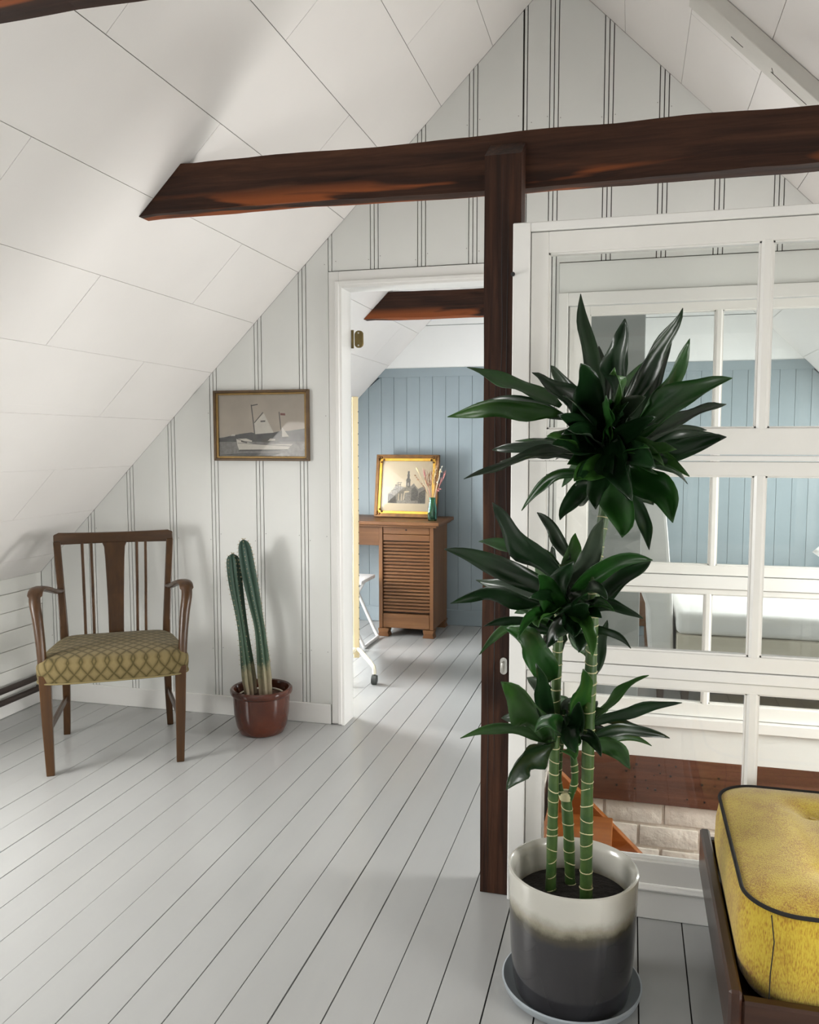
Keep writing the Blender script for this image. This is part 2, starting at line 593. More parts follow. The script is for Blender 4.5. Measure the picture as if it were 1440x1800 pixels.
# ---- ceiling: backing slabs and fibre panels in staggered courses
ceil_m = MB()
LH = [(KL - 0.02, DZ - CL, y0, y1) for s, y0, y1 in DORMERS if s == 'left']
RH = [(CR - DZ, KR + 0.02, y0, y1) for s, y0, y1 in DORMERS if s == 'right'] + [ROOFWIN]


def slope_prism(mb, side, r, off, th):
    a0, a1, b0, b1 = r
    s = math.sqrt(0.5)
    n = Vector((-s, 0, s)) if side == 'left' else Vector((s, 0, s))
    zf = (lambda x: x + CL) if side == 'left' else (lambda x: CR - x)
    pts = [Vector((x, y, zf(x))) + n * off for x, y in ((a0, b0), (a1, b0), (a1, b1), (a0, b1))]
    mb.prism(pts, n * th)


for side, rng, holes in (('left', (KL - 0.05, XR), LH), ('right', (XR, KR + 0.05), RH)):
    rects = [(rng[0], rng[1], YB - 0.1, YF + 0.1)]
    for h in holes:
        rects = minus(rects, h)
    for r in rects:
        slope_prism(ceil_m, side, r, 0.012, 0.05)
ceiling = struct(ceil_m.build('ceiling', 'gap_grey'), 'white sloping attic ceiling of thin fibre panels', 'ceiling')
CW = 0.2175
PL = 1.175
for side in ('left', 'right'):
    base = -1.02 if side == 'left' else 0.379
    lo, hi = (KL, XR) if side == 'left' else (XR, KR)
    i0 = int(math.floor((lo - base) / CW)) - 1
    i1 = int(math.ceil((hi - base) / CW)) + 1
    for i in range(i0, i1):
        a, b = max(lo, base + i * CW), min(hi, base + (i + 1) * CW)
        if b - a < 0.01:
            continue
        off = 1.852 if i % 2 else 2.437
        cuts = sorted([off + j * PL for j in range(-5, 6)])
        for y0, y1 in zip(cuts, cuts[1:]):
            for s0, s1 in ((YB, YG), (YG2, YF)):
                c0, c1 = max(y0, s0), min(y1, s1)
                if c1 - c0 < 0.02:
                    continue
                rects = [(a + 0.0007, b - 0.0007, c0 + 0.0008, c1 - 0.0008)]
                for h in (LH if side == 'left' else RH):
                    rects = minus(rects, h)
                for r in rects:
                    mb = MB()
                    slope_prism(mb, side, r, random.uniform(0.0, 0.0007), 0.011)
                    mb.build('ceiling_panel', 'ceiling_paint', ceiling)

# ---- back gable wall with triple-grooved panels
DOOR = (-1.262, -0.56, -0.05, 1.99)
CASE = (-1.312, -0.455, 0.0, 2.05)
WIN = (-0.30, 0.98, -0.02, 2.035)
WHOLE = (-0.262, 0.94, 0.150, 1.87)


def gable_slab(mb, y0, y1, holes, z0=-0.02, x0=KL, x1=KR):
    xs = sorted({x0, x1, XR} | {v for h in holes for v in h[:2]})
    for a, b in zip(xs, xs[1:]):
        zcuts = [(z0, None)]
        for h in holes:
            if h[0] <= a + 1e-6 and h[1] >= b - 1e-6:
                new = []
                for lo, hi in zcuts:
                    if h[2] > lo + 0.004:
                        new.append((lo, h[2]))
                    new.append((h[3], hi))
                zcuts = new
        for lo, hi in zcuts:
            if hi is None:
                mb.prism(strip_poly(a, b, lo, y0), (0, y1 - y0, 0))
            else:
                mb.box(a, b, y0, y1, lo, hi)


m = MB()
gable_slab(m, 3.602, 3.678, [DOOR, WHOLE])
wall_back = struct(m.build('wall_back', 'gap_dark'), 'white gable wall of wide boards with triple grooves', 'wall')
m = MB()
gable_slab(m, 3.678, YG2, [DOOR, WHOLE])
m.build('wall_back_lining', 'far_white', wall_back)
GROUPS = [(-2.78, 3), (-2.56, 3), (-2.338, 3), (-2.11, 3), (-1.887, 3), (-1.658, 3), (-1.439, 3), (-1.305, 2), (-1.10, 3), (-0.888, 3), (-0.665, 3), (-0.45, 2),
          (-0.332, 3), (-0.115, 3), (0.10, 3), (0.315, 3), (0.533, 3), (0.75, 3), (0.97, 3), (1.19, 3), (1.41, 3), (1.63, 3), (1.85, 3), (2.07, 3)]
GAP = 0.0019
strips = []
prev = KL
for c, n in GROUPS:
    h = 0.0175 if n == 3 else 0.0085
    strips.append(('wall_panel', prev + GAP, c - h - GAP))
    if n == 3:
        strips.append(('bead', c - h + GAP, c - GAP))
        strips.append(('bead', c + GAP, c + h - GAP))
    else:
        strips.append(('bead', c - h + GAP, c + h - GAP))
    prev = c + h
strips.append(('wall_panel', prev + GAP, KR))


def wall_piece(name, a, b, z0, z1):
    mb = MB()
    dy = random.uniform(0, 0.0012)
    if z1 is None:
        mb.prism(strip_poly(a, b, z0, YG + dy), (0, 0.0118 - dy, 0))
    else:
        mb.box(a, b, YG + dy, YG + 0.0118, z0, z1)
    mb.build(name, 'wall_paint', wall_back)


for name, a, b in strips:
    parts = [(a, b, 0.0, 9.0)]
    parts = minus(parts, (CASE[0] - 0.002, CASE[1] + 0.002, CASE[2] - 1, CASE[3] + 0.003))
    parts = minus(parts, (WIN[0] - 0.001, WIN[1] + 0.001, WIN[2] - 1, WIN[3] + 0.002))
    for p in parts:
        if p[3] > 8:
            wall_piece(name, p[0], p[1], p[2], None)
        else:
            wall_piece(name, p[0], p[1], p[2], p[3])
# small painted nail heads along the grooves
nm = MB()
for c, n in GROUPS:
    for z in (0.32, 0.86, 1.42, 2.10, 2.62):
        for dx in (-0.026, 0.027):
            x, zz = c + dx, z + random.uniform(-0.02, 0.02)
            if zz > roof(x) - 0.05 or (CASE[0] < x < CASE[1] and zz < CASE[3] + 0.02) or (WIN[0] < x < WIN[1] and zz < WIN[3] + 0.02):
                continue
            nm.lathe([(0.0022, 0), (0.0022, 0.0012)], 6)
            vs = nm.bm.verts[:] if False else None
            nm.bm.verts.ensure_lookup_table()
            for v in nm.bm.verts[-12:]:
                u = v.co.copy()
                v.co = Vector((x + u.x, YG - u.z, zz + u.y))
no = nm.build('nail_heads', 'gap_grey', wall_back)
no['kind'] = 'stuff'

b_ = box_obj('baseboard_back', (KL, CASE[0] - 0.003, 3.578, 3.5895, 0.0, 0.092), 'trim_paint', None, 0.002)
struct(b_, 'low white baseboard along the gable wall, left of the doorway', 'baseboard')

# ---- doorway: casing, moulding, jamb lining, hinge left on the jamb
door = thing('door_1', 'white doorway frame without a door, old brass hinge left on its jamb', 'doorway', (-0.9, 3.6, 0))
struct(door, door['label'], 'doorway')


def dpart(name, dims, mat_='trim_paint', bevel=0.0015, parent=None):
    o = box_obj(name, dims, mat_, parent or door, bevel)
    if (parent or door) is door:
        o.matrix_parent_inverse = Matrix.Translation((0.9, -3.6, 0))
    return o


dpart('casing_board', (-1.310, -1.262, 3.581, 3.602, 0.004, 2.048))
dpart('casing_board', (-0.553, -0.457, 3.581, 3.602, 0.004, 2.048))
dpart('casing_board', (-1.262, -0.553, 3.581, 3.602, 1.990, 2.048))
dpart('moulding', (-1.278, -1.258, 3.569, 3.581, 0.004, 2.006), bevel=0.004)
dpart('moulding', (-0.553, -0.529, 3.569, 3.581, 0.004, 2.006), bevel=0.004)
dpart('moulding', (-1.258, -0.553, 3.569, 3.581, 1.986, 2.006), bevel=0.004)
dpart('jamb', (-1.262, -1.247, 3.575, 3.70, 0.0, 1.990))
dpart('jamb', (-0.568, -0.553, 3.575, 3.70, 0.0, 1.990))
dpart('jamb', (-1.247, -0.568, 3.575, 3.70, 1.975, 1.990))
hm = MB()
hm.lathe([(0.0, 0), (0.0065, 0), (0.0065, 0.082), (0.0, 0.082)][1:3], 12, (-1.2395, 3.700, 1.725))
hinge = hm.build('hinge', 'brass_dark', door, True)
hinge.matrix_parent_inverse = Matrix.Translation((0.9, -3.6, 0))
lm = MB()
ring = []
for k in range(24):
    t = 2 * math.pi * k / 24
    ring.append((-1.212 + 0.019 * math.cos(t), 3.704, 1.766 + 0.019 * math.sin(t) + (0.020 if math.sin(t) > 0 else -0.020)))
lm.prism(ring, (0.004, 0.004, 0))
leaf_o = lm.build('hinge_leaf', 'brass_dark', hinge)
for dz in (-0.028, 0.028):
    sm = MB()
    sm.box(-1.2155, -1.2085, 3.7015, 3.704, 1.766 + dz - 0.0035, 1.766 + dz + 0.0035, 0.001)
    sm.build('screw', 'steel', hinge)

# ---- interior window in the gable wall
win = thing('window_1', 'white many-paned interior window in the gable wall above the stairwell', 'window', (0.3, 3.6, 0))
struct(win, win['label'], 'window')
WI = Matrix.Translation((-0.3, -3.6, 0))


def wpart(name, dims, mat_='trim_paint', parent=None, bevel=0.0015):
    o = box_obj(name, dims, mat_, parent or win, bevel)
    if parent is None:
        o.matrix_parent_inverse = WI
    return o


wpart('head_board', (-0.30, 0.98, 3.586, 3.602, 1.910, 2.033), 'wall_paint')
wpart('casing_board', (-0.30, -0.263, 3.572, 3.602, 0.118, 1.909))
wpart('casing_board', (0.941, 0.98, 3.572, 3.602, 0.118, 1.909))
wpart('casing_board', (-0.263, 0.941, 3.574, 3.602, 1.858, 1.909))
wpart('apron_board', (-0.30, 0.98, 3.585, 3.602, -0.02, 0.117), 'wall_paint')
wpart('sill', (-0.263, 0.941, 3.566, 3.690, 0.120, 0.162))
wpart('transom', (-0.263, 0.941, 3.584, 3.690, 0.703, 0.755))
wpart('frame_side', (-0.263, -0.258, 3.602, 3.690, 0.163, 1.857))
wpart('frame_side', (0.936, 0.941, 3.602, 3.690, 0.163, 1.857))


def sash(parent, inv, x0, x1, z0, z1, y0, y1, sl, sr, rt, rb, mull, mat_):
    s = bpy.data.objects.new('sash', None)
    COL.objects.link(s)
    s.parent = parent
    s.matrix_parent_inverse = inv

    def sp(name, dims, mt, bevel=0.0012):
        return box_obj(name, dims, mt, s, bevel)
    sp('stile', (x0, x0 + sl, y0, y1, z0, z1), mat_)
    sp('stile', (x1 - sr, x1, y0, y1, z0, z1), mat_)
    sp('rail', (x0 + sl, x1 - sr, y0, y1, z1 - rt, z1), mat_)
    sp('rail', (x0 + sl, x1 - sr, y0, y1, z0, z0 + rb), mat_)
    xs = [x0 + sl]
    for a, b in mull:
        sp('mullion', (a, b, y0 - 0.0008, y1 - 0.002, z0 + rb - 0.008, z1 - rt + 0.008), mat_, 0.006)
        xs += [a, b]
    xs.append(x1 - sr)
    ym = (y0 + y1) / 2 + 0.006
    for a, b in zip(xs[::2], xs[1::2]):
        sp('pane', (a - 0.003, b + 0.003, ym, ym + 0.003, z0 + rb - 0.003, z1 - rt + 0.003), 'pane_glass', 0)
        # putty bead round the pane
        q = 0.0045
        bm_ = MB()
        bm_.box(a, a + q, y0 + 0.008, ym, z0 + rb, z1 - rt)
        bm_.box(b - q, b, y0 + 0.008, ym, z0 + rb, z1 - rt)
        bm_.box(a, b, y0 + 0.008, ym, z1 - rt - q, z1 - rt)
        bm_.box(a, b, y0 + 0.008, ym, z0 + rb, z0 + rb + q)
        bm_.build('glazing_bead', 'cream_paint', s)
    return s


sash(win, WI, -0.256, 0.934, 0.758, 1.855, 3.594, 3.634, 0.082, 0.082, 0.034, 0.040, [(0.316, 0.342)], 'cream_paint')
sash(win, WI, -0.256, 0.934, 0.165, 0.700, 3.594, 3.634, 0.082, 0.082, 0.022, 0.056, [(0.304, 0.330)], 'cream_paint')

# ---- left knee wall with boards, pipes and baseboard
m = MB()
m.box(KL - 0.08, KL - 0.012, YB, YG2, -0.02, ZK + 0.02)
m.box(KL - 0.08, KL - 0.012, YG2, YF, -0.02, ZK + 0.02)
wall_left = struct(m.build('wall_left', 'gap_grey'), 'low white boarded knee wall under the left roof slope', 'wall')
zs = [0.0, 0.115, 0.210, 0.305, 0.400, 0.490, 0.578, 0.652]
for za, zb in zip(zs, zs[1:]):
    for y0, y1 in ((YB, YG), (YG2, YF)):
        dx = random.uniform(0, 0.003)
        box_obj('wall_board', (KL - 0.012, KL + dx, y0, y1, za + 0.0012, zb - 0.0012), 'knee_paint', wall_left, 0.002)
bl = box_obj('baseboard_left', (KL + 0.004, KL + 0.018, YB, 3.577, 0.0, 0.085), 'trim_paint', None, 0.002)
struct(bl, 'white baseboard at the foot of the left knee wall', 'baseboard')
for zc, word in ((0.142, 'upper'), (0.086, 'lower')):
    mb = MB()
    mb.tube([(KL + 0.048, YB + 0.05, zc), (KL + 0.048, 3.586, zc)], 0.0145, 14)
    pz = tag(mb.build('heating_pipe', 'pipe_brown', None, True), word + ' of two dark brown heating pipes along the left knee wall', 'pipe', 'heating pipes')
    for yy in (0.2, 1.6, 3.0, 3.5):
        cb = MB()
        cb.box(KL + 0.0185, KL + 0.034, yy, yy + 0.012, zc - 0.008, zc + 0.008)
        cb.build('pipe_bracket', 'pipe_brown', pz)

# ---- right knee wall
m = MB()
m.box(KR, KR + 0.08, YB, YF, -0.02, ZK + 0.02)
struct(m.build('wall_right', 'knee_paint'), 'low white knee wall under the right roof slope', 'wall')

# ---- dormers with their windows
for n, (side, y0, y1) in enumerate(DORMERS):
    sg = -1 if side == 'left' else 1
    xk = KL if side == 'left' else KR
    xt = (DZ - CL) if side == 'left' else (CR - DZ)
    xo = xk + sg * 0.10
    mb = MB()
    for yy, d in ((y0, -0.03), (y1, 0.03)):
        mb.prism([(xk, yy, ZK), (xo, yy, ZK), (xo, yy, DZ + 0.03), (xt, yy, DZ + 0.03), (xt, yy, DZ)], (0, d, 0))
    mb.box(min(xt, xo), max(xt, xo), y0 - 0.03, y1 + 0.03, DZ, DZ + 0.03)
    mb.box(min(xk, xo), max(xk, xo), y0 - 0.03, y1 + 0.03, ZK - 0.03, ZK)
    where = ('left of the viewer', 'added for light on the left of the far room', 'added for light right of the viewer', 'above the stairwell')[n]
    struct(mb.build('trim_%d' % (n + 1), 'ceiling_paint'), 'white lining of the dormer recess ' + where, 'dormer')
    wd = thing('window_%d' % (n + 3), 'dormer window', 'window', (xo, (y0 + y1) / 2, ZK))
    struct(wd, 'white two-light dormer window ' + where, 'window')
    I = Matrix.Translation((-xo, -(y0 + y1) / 2, -ZK))
    xa, xb = min(xo, xo + sg * 0.05), max(xo, xo + sg * 0.05)
    ym = (y0 + y1) / 2
    for nm_, d in (('frame_side', (xa, xb, y0, y0 + 0.05, ZK, DZ)), ('frame_side', (xa, xb, y1 - 0.05, y1, ZK, DZ)), ('mullion', (xa, xb, ym - 0.025, ym + 0.025, ZK + 0.05, DZ - 0.05)),
                   ('frame_rail', (xa, xb, y0 + 0.05, y1 - 0.05, ZK, ZK + 0.05)), ('frame_rail', (xa, xb, y0 + 0.05, y1 - 0.05, DZ - 0.05, DZ))):
        o = box_obj(nm_, d, 'trim_paint', wd)
        o.matrix_parent_inverse = I
    for a, b in ((y0 + 0.05, ym - 0.025), (ym + 0.025, y1 - 0.05)):
        o = box_obj('pane', (xa + 0.02, xa + 0.024, a, b, ZK + 0.05, DZ - 0.05), 'pane_glass', wd)
        o.matrix_parent_inverse = I

# ---- roof window of the far room, in the right slope
rw = thing('window_9', 'roof window', 'window', ((ROOFWIN[0] + ROOFWIN[1]) / 2, 4.8, CR - (ROOFWIN[0] + ROOFWIN[1]) / 2))
struct(rw, 'white framed roof window in the right slope of the far room', 'window')
RI = Matrix.Translation((-(ROOFWIN[0] + ROOFWIN[1]) / 2, -4.8, -(CR - (ROOFWIN[0] + ROOFWIN[1]) / 2)))
for nm_, r, of, th, mt in (('frame_side', (1.12, 1.68, 4.25, 4.31), -0.004, 0.09, 'trim_paint'), ('frame_side', (1.12, 1.68, 5.29, 5.35), -0.004, 0.09, 'trim_paint'),
                           ('frame_rail', (1.12, 1.17, 4.31, 5.29), -0.004, 0.09, 'trim_paint'), ('frame_rail', (1.63, 1.68, 4.31, 5.29), -0.004, 0.09, 'trim_paint'), ('pane', (1.17, 1.63, 4.31, 5.29), 0.06, 0.004, 'pane_glass')):
    mb = MB()
    slope_prism(mb, 'right', r, of, th)
    o = mb.build(nm_, mt, rw)
    o.matrix_parent_inverse = RI

# ---- gable behind the camera, with its window
m = MB()
gable_slab(m, YB - 0.1, YB, [(-1.95, -0.85, 0.50, 1.40)])
struct(m.build('wall_near', 'wall_paint'), 'white gable wall behind the viewer', 'wall')
wd = thing('window_2', 'white gable window behind the viewer', 'window', (-1.4, YB - 0.06, 0.50))
struct(wd, wd['label'], 'window')
I = Matrix.Translation((1.4, -(YB - 0.06), -0.50))
for nm_, d in (('frame_side', (-1.95, -1.89, YB - 0.09, YB - 0.04, 0.50, 1.40)), ('frame_side', (-0.91, -0.85, YB - 0.09, YB - 0.04, 0.50, 1.40)), ('mullion', (-1.43, -1.37, YB - 0.09, YB - 0.04, 0.56, 1.34)),
               ('frame_rail', (-1.89, -0.91, YB - 0.09, YB - 0.04, 0.50, 0.56)), ('frame_rail', (-1.89, -0.91, YB - 0.09, YB - 0.04, 1.34, 1.40)),):
    o = box_obj(nm_, d, 'trim_paint', wd)
    o.matrix_parent_inverse = I
for a, b in ((-1.89, -1.43), (-1.37, -0.91)):
    o = box_obj('pane', (a, b, YB - 0.068, YB - 0.064, 0.56, 1.34), 'pane_glass', wd)
    o.matrix_parent_inverse = I

# ---- far room: blue boarded wall, white gable above
m = MB()
gable_slab(m, YF + 0.014, YF + 0.1, [])
wall_far = struct(m.build('wall_far', 'gap_blue'), 'far wall of blue upright boards with white gable above', 'wall')
BZ = 1.815
x = KL + 0.002
while x < KR:
    b = min(x + 0.094, KR)
    zt = BZ - 0.058
    ta, tb = min(zt, roof(x)), min(zt, roof(b))
    mb = MB()
    mb.prism([(x + 0.0011, YF, 0.10), (b - 0.0011, YF, 0.10), (b - 0.0011, YF, tb), (x + 0.0011, YF, ta)], (0, 0.0135, 0))
    mb.build('blue_board', 'blue_paint', wall_far)
    x = b
xa, xb = BZ - CL, CR - BZ
m = MB()
m.prism([(xa - 0.06, YF - 0.008, BZ - 0.06), (xb + 0.06, YF - 0.008, BZ - 0.06), (xb, YF - 0.008, BZ), (xa, YF - 0.008, BZ)], (0, 0.022, 0))
m.build('top_rail', 'blue_paint', wall_far)
box_obj('blue_skirting', (KL, KR, YF - 0.014, YF + 0.013, 0.0, 0.11), 'blue_paint', wall_far, 0.003)
m = MB()
m.prism([(xa, YF - 0.002, BZ), (xb, YF - 0.002, BZ), (CR - 2.105, YF - 0.002, 2.105), (2.105 - CL, YF - 0.002, 2.105)], (0, 0.016, 0))
m.build('white_board', 'far_white', wall_far)
m = MB()
m.prism([(2.109 - CL, YF, 2.109), (CR - 2.109, YF, 2.109), (XR, YF, ZR)], (0, 0.013, 0))
m.build('white_board', 'far_white', wall_far)

# ---- stairwell: lining, brick wall, lower floor
m = MB()
ZL = -2.55
m.box(WELL[0] - 0.10, WELL[0], WELL[2] - 0.10, WELL[3] + 0.14, ZL, -0.022)
m.box(WELL[1], WELL[1] + 0.10, WELL[2] - 0.10, WELL[3] + 0.14, ZL, -0.022)
m.box(WELL[0], WELL[1], WELL[2] - 0.10, WELL[2], ZL, -0.022)
struct(m.build('wall_stairwell', 'plaster'), 'plastered lining of the stairwell below the floor', 'wall')
m = MB()
m.box(WELL[0] - 0.1, WELL[1] + 0.1, WELL[2] - 0.1, WELL[3] + 0.15, ZL - 0.1, ZL)
struct(m.build('floor_lower', 'desk_wood'), 'floor of the storey below at the foot of the stairs', 'floor')
m = MB()
m.box(WELL[0], WELL[1], 3.616, 3.72, ZL, -0.227)
wall_brick = struct(m.build('wall_brick', 'mortar_white'), 'whitewashed brick wall in the stairwell under the dark beam', 'wall')
row = 0
z = -0.232
brick_meshes = []
while z > -1.15:
    zb = z - 0.088
    x = WELL[0] - (0.13 if row % 2 else 0.02)
    while x < WELL[1] - 0.02:
        L = random.uniform(0.225, 0.24)
        a, b = max(x, WELL[0] + 0.002), min(x + L, WELL[1] - 0.002)
        if b - a > 0.03:
            mb = MB()
            mb.box(a, b, 3.602 + random.uniform(0, 0.006), 3.6165, zb + random.uniform(0, 0.003), z - random.uniform(0, 0.003), 0.005, 2)
            mb.build('brick', 'brick_white', wall_brick, True)
        x += L + 0.012
    z = zb - 0.011
    row += 1


# ---- hewn timber
def timber(name, mat_, x0, x1, y0, y1, z0, z1, seg=46, amp=0.008, cut=True, seed=0.0):
    """beam along x; ends follow the roof slopes when cut is set"""
    mb = MB()
    rings = []
    for i in range(seg + 1):
        t = i / seg
        ring = []
        sect = [(y0, z0), (y0 * 0.5 + y1 * 0.5, z0), (y1, z0), (y1, (z0 + z1) / 2), (y1, z1), ((y0 + y1) / 2, z1), (y0, z1), (y0, z0 * 0.33 + z1 * 0.67), (y0, z0 * 0.67 + z1 * 0.33)]
        for (y, z) in sect:
            a, b = x0, x1
            if cut:
                a, b = z - CL + 0.001, min(x1, CR - z - 0.001)
            x = a + (b - a) * t
            d = noise.noise_vector(Vector((x * 2.2 + seed, y * 9, z * 9)))
            d2 = noise.noise_vector(Vector((x * 9 + seed, y * 20, z * 20)))
            k = 0 if i in (0, seg) else 1
            ring.append((x, y + (d.y * amp + d2.y * amp * 0.35) * k, z + (d.z * amp * 1.2 + d2.z * amp * 0.35) * k))
        rings.append(ring)
    mb.loft(rings)
    return mb.build(name, mat_, None)


tag(timber('tie_beam', 'beam_wood', 0, 9, 2.402, 2.456, 2.003, 2.152, seed=3.1), 'long dark brown tie beam crossing the room behind the upright post', 'beam', 'tie beams')
tag(timber('tie_beam', 'beam_wood', 0, 9, 1.195, 1.262, 2.003, 2.152, seed=9.4), 'reddish brown tie beam nearest the viewer, at the top left corner', 'beam', 'tie beams')
tag(timber('tie_beam', 'beam_wood', 0, 9, 4.700, 4.765, 2.003, 2.150, seed=15.2), 'dark tie beam in the far room, seen through the doorway', 'beam', 'tie beams')
well_beam = timber('sill_beam', 'well_beam_wood', WELL[0] + 0.003, WELL[1] - 0.003, 3.586, 3.70, -0.222, -0.0215, amp=0.004, cut=False, seed=21.0)
tag(well_beam, 'reddish brown sill beam above the whitewashed bricks in the stairwell', 'beam')
hb = MB()
for i in range(26):
    x, z = random.uniform(-0.1, 0.7), random.uniform(-0.2, -0.04)
    r = random.uniform(0.002, 0.0045)
    hb.box(x - r, x + r, 3.5795, 3.5835, z - r, z + r)
ho = hb.build('nail_holes', 'hole_dark', well_beam)
ho['kind'] = 'stuff'

# upright post
pb = MB()
rings = []
for i in range(41):
    t = i / 40
    ring = []
    for (x, y) in ((-0.397, 2.316), (-0.347, 2.316), (-0.297, 2.316), (-0.297, 2.358), (-0.297, 2.401), (-0.347, 2.401), (-0.397, 2.401), (-0.397, 2.358)):
        top = 2.068 + (y - 2.316) / 0.085 * 0.056
        z = 0.001 + (top - 0.001) * t
        d = noise.noise_vector(Vector((x * 12, y * 12, z * 3.0)))
        ring.append((x + d.x * 0.003, y - abs(d.y) * 0.0 + (0.002 * abs(d.z) if y < 2.35 else 0), z))
    rings.append(ring)
pb.loft(rings)
post = thing('timber_post', 'upright dark brown timber post beside the glazed screen', 'post', (-0.347, 2.36, 0))
PI_ = Matrix.Translation((0.347, -2.36, 0))
po = pb.build('shaft', 'post_wood', post)
po.matrix_parent_inverse = PI_
lt = MB()
ringp = []
for k in range(20):
    t = 2 * math.pi * k / 20
    ringp.append((-0.334 + 0.010 * math.cos(t), 2.312, 0.672 + 0.010 * math.sin(t) + (0.014 if math.sin(t) > 0 else -0.014)))
lt.prism(ringp, (0, 0.004, 0))
lo = lt.build('latch_plate', 'steel', post)
lo.matrix_parent_inverse = PI_
lt = MB()
lt.tube([(-0.334, 2.312, 0.684), (-0.336, 2.300, 0.682), (-0.337, 2.297, 0.668), (-0.336, 2.302, 0.655)], 0.003, 8)
lo2 = lt.build('hook', 'steel', lo, True)
ck = MB()
for (xx, w, za, zb) in ((-0.362, 0.0014, 0.35, 1.5), (-0.332, 0.0012, 0.8, 1.95), (-0.378, 0.001, 0.05, 0.7), (-0.35, 0.001, 1.3, 2.04)):
    pts = []
    for i in range(14):
        z = za + (zb - za) * i / 13
        pts.append((xx + noise.noise(Vector((z * 4, xx * 50, 0))) * 0.006, 2.3165, z))
    ck.tube(pts, [w * (0.4 + math.sin(math.pi * i / 13)) for i in range(14)], 5)
co = ck.build('cracks', 'hole_dark', post)
co.matrix_parent_inverse = PI_
co['kind'] = 'stuff'

# white painted rafter on the right slope
s5 = math.sqrt(0.5)
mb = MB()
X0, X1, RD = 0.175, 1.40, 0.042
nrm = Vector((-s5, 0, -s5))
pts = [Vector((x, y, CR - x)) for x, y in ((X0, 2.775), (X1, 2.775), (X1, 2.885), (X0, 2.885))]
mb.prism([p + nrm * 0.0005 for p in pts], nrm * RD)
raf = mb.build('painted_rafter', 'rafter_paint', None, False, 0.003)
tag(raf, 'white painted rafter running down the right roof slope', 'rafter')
ck = MB()
cp = [(0.30, 2.84), (0.335, 2.841)], [(0.415, 2.815), (0.422, 2.836), (0.416, 2.838), (0.47, 2.843), (0.52, 2.845)]
for line in cp:
    ck.tube([Vector((x, y, CR - x)) + nrm * (RD + 0.0005) for x, y in line], 0.0014, 5)
co = ck.build('split', 'gap_dark', raf)
co['kind'] = 'stuff'

# ---- glazed screen guarding the stairwell
scr = thing('glazed_screen', 'white three-tier glazed screen made of old windows, standing beside the post', 'screen', (0.3, 2.33, 0))
SI = Matrix.Translation((-0.3, -2.33, 0))


def spart(name, dims, mat_='trim_paint', bevel=0.002):
    o = box_obj(name, dims, mat_, scr, bevel)
    o.matrix_parent_inverse = SI
    return o


spart('cover_strip', (-0.316, -0.270, 2.294, 2.3145, 0.0, 1.880))
spart('jamb', (-0.2955, -0.270, 2.3155, 2.362, 0.0, 1.880))
spart('jamb', (0.915, 0.96, 2.296, 2.362, 0.0, 1.880))
spart('head', (-0.270, 0.915, 2.296, 2.362, 1.857, 1.880))
spart('cross_rail', (-0.270, 0.915, 2.300, 2.362, 1.250, 1.264))
spart('cross_rail', (-0.270, 0.915, 2.300, 2.362, 0.669, 0.698))
spart('base_board', (-0.270, 0.915, 2.296, 2.362, 0.0, 0.078))
spart('moulding', (-0.270, 0.915, 2.288, 2.305, 0.0785, 0.093), bevel=0.006)
MU = [(0.307, 0.334)]
sash(scr, SI, -0.268, 0.913, 1.266, 1.855, 2.306, 2.350, 0.046, 0.05, 0.055, 0.068, MU, 'cream_paint')
sash(scr, SI, -0.268, 0.913, 0.700, 1.248, 2.306, 2.350, 0.046, 0.05, 0.036, 0.040, MU, 'cream_paint')
sash(scr, SI, -0.268, 0.913, 0.095, 0.667, 2.306, 2.350, 0.046, 0.05, 0.025, 0.062, MU, 'cream_paint')
kb = MB()
kb.tube([(-0.314, 2.294, 1.745), (-0.314, 2.283, 1.745)], [0.004, 0.006], 10)
ko = kb.build('knob', 'iron_black', scr, True)
ko.matrix_parent_inverse = SI

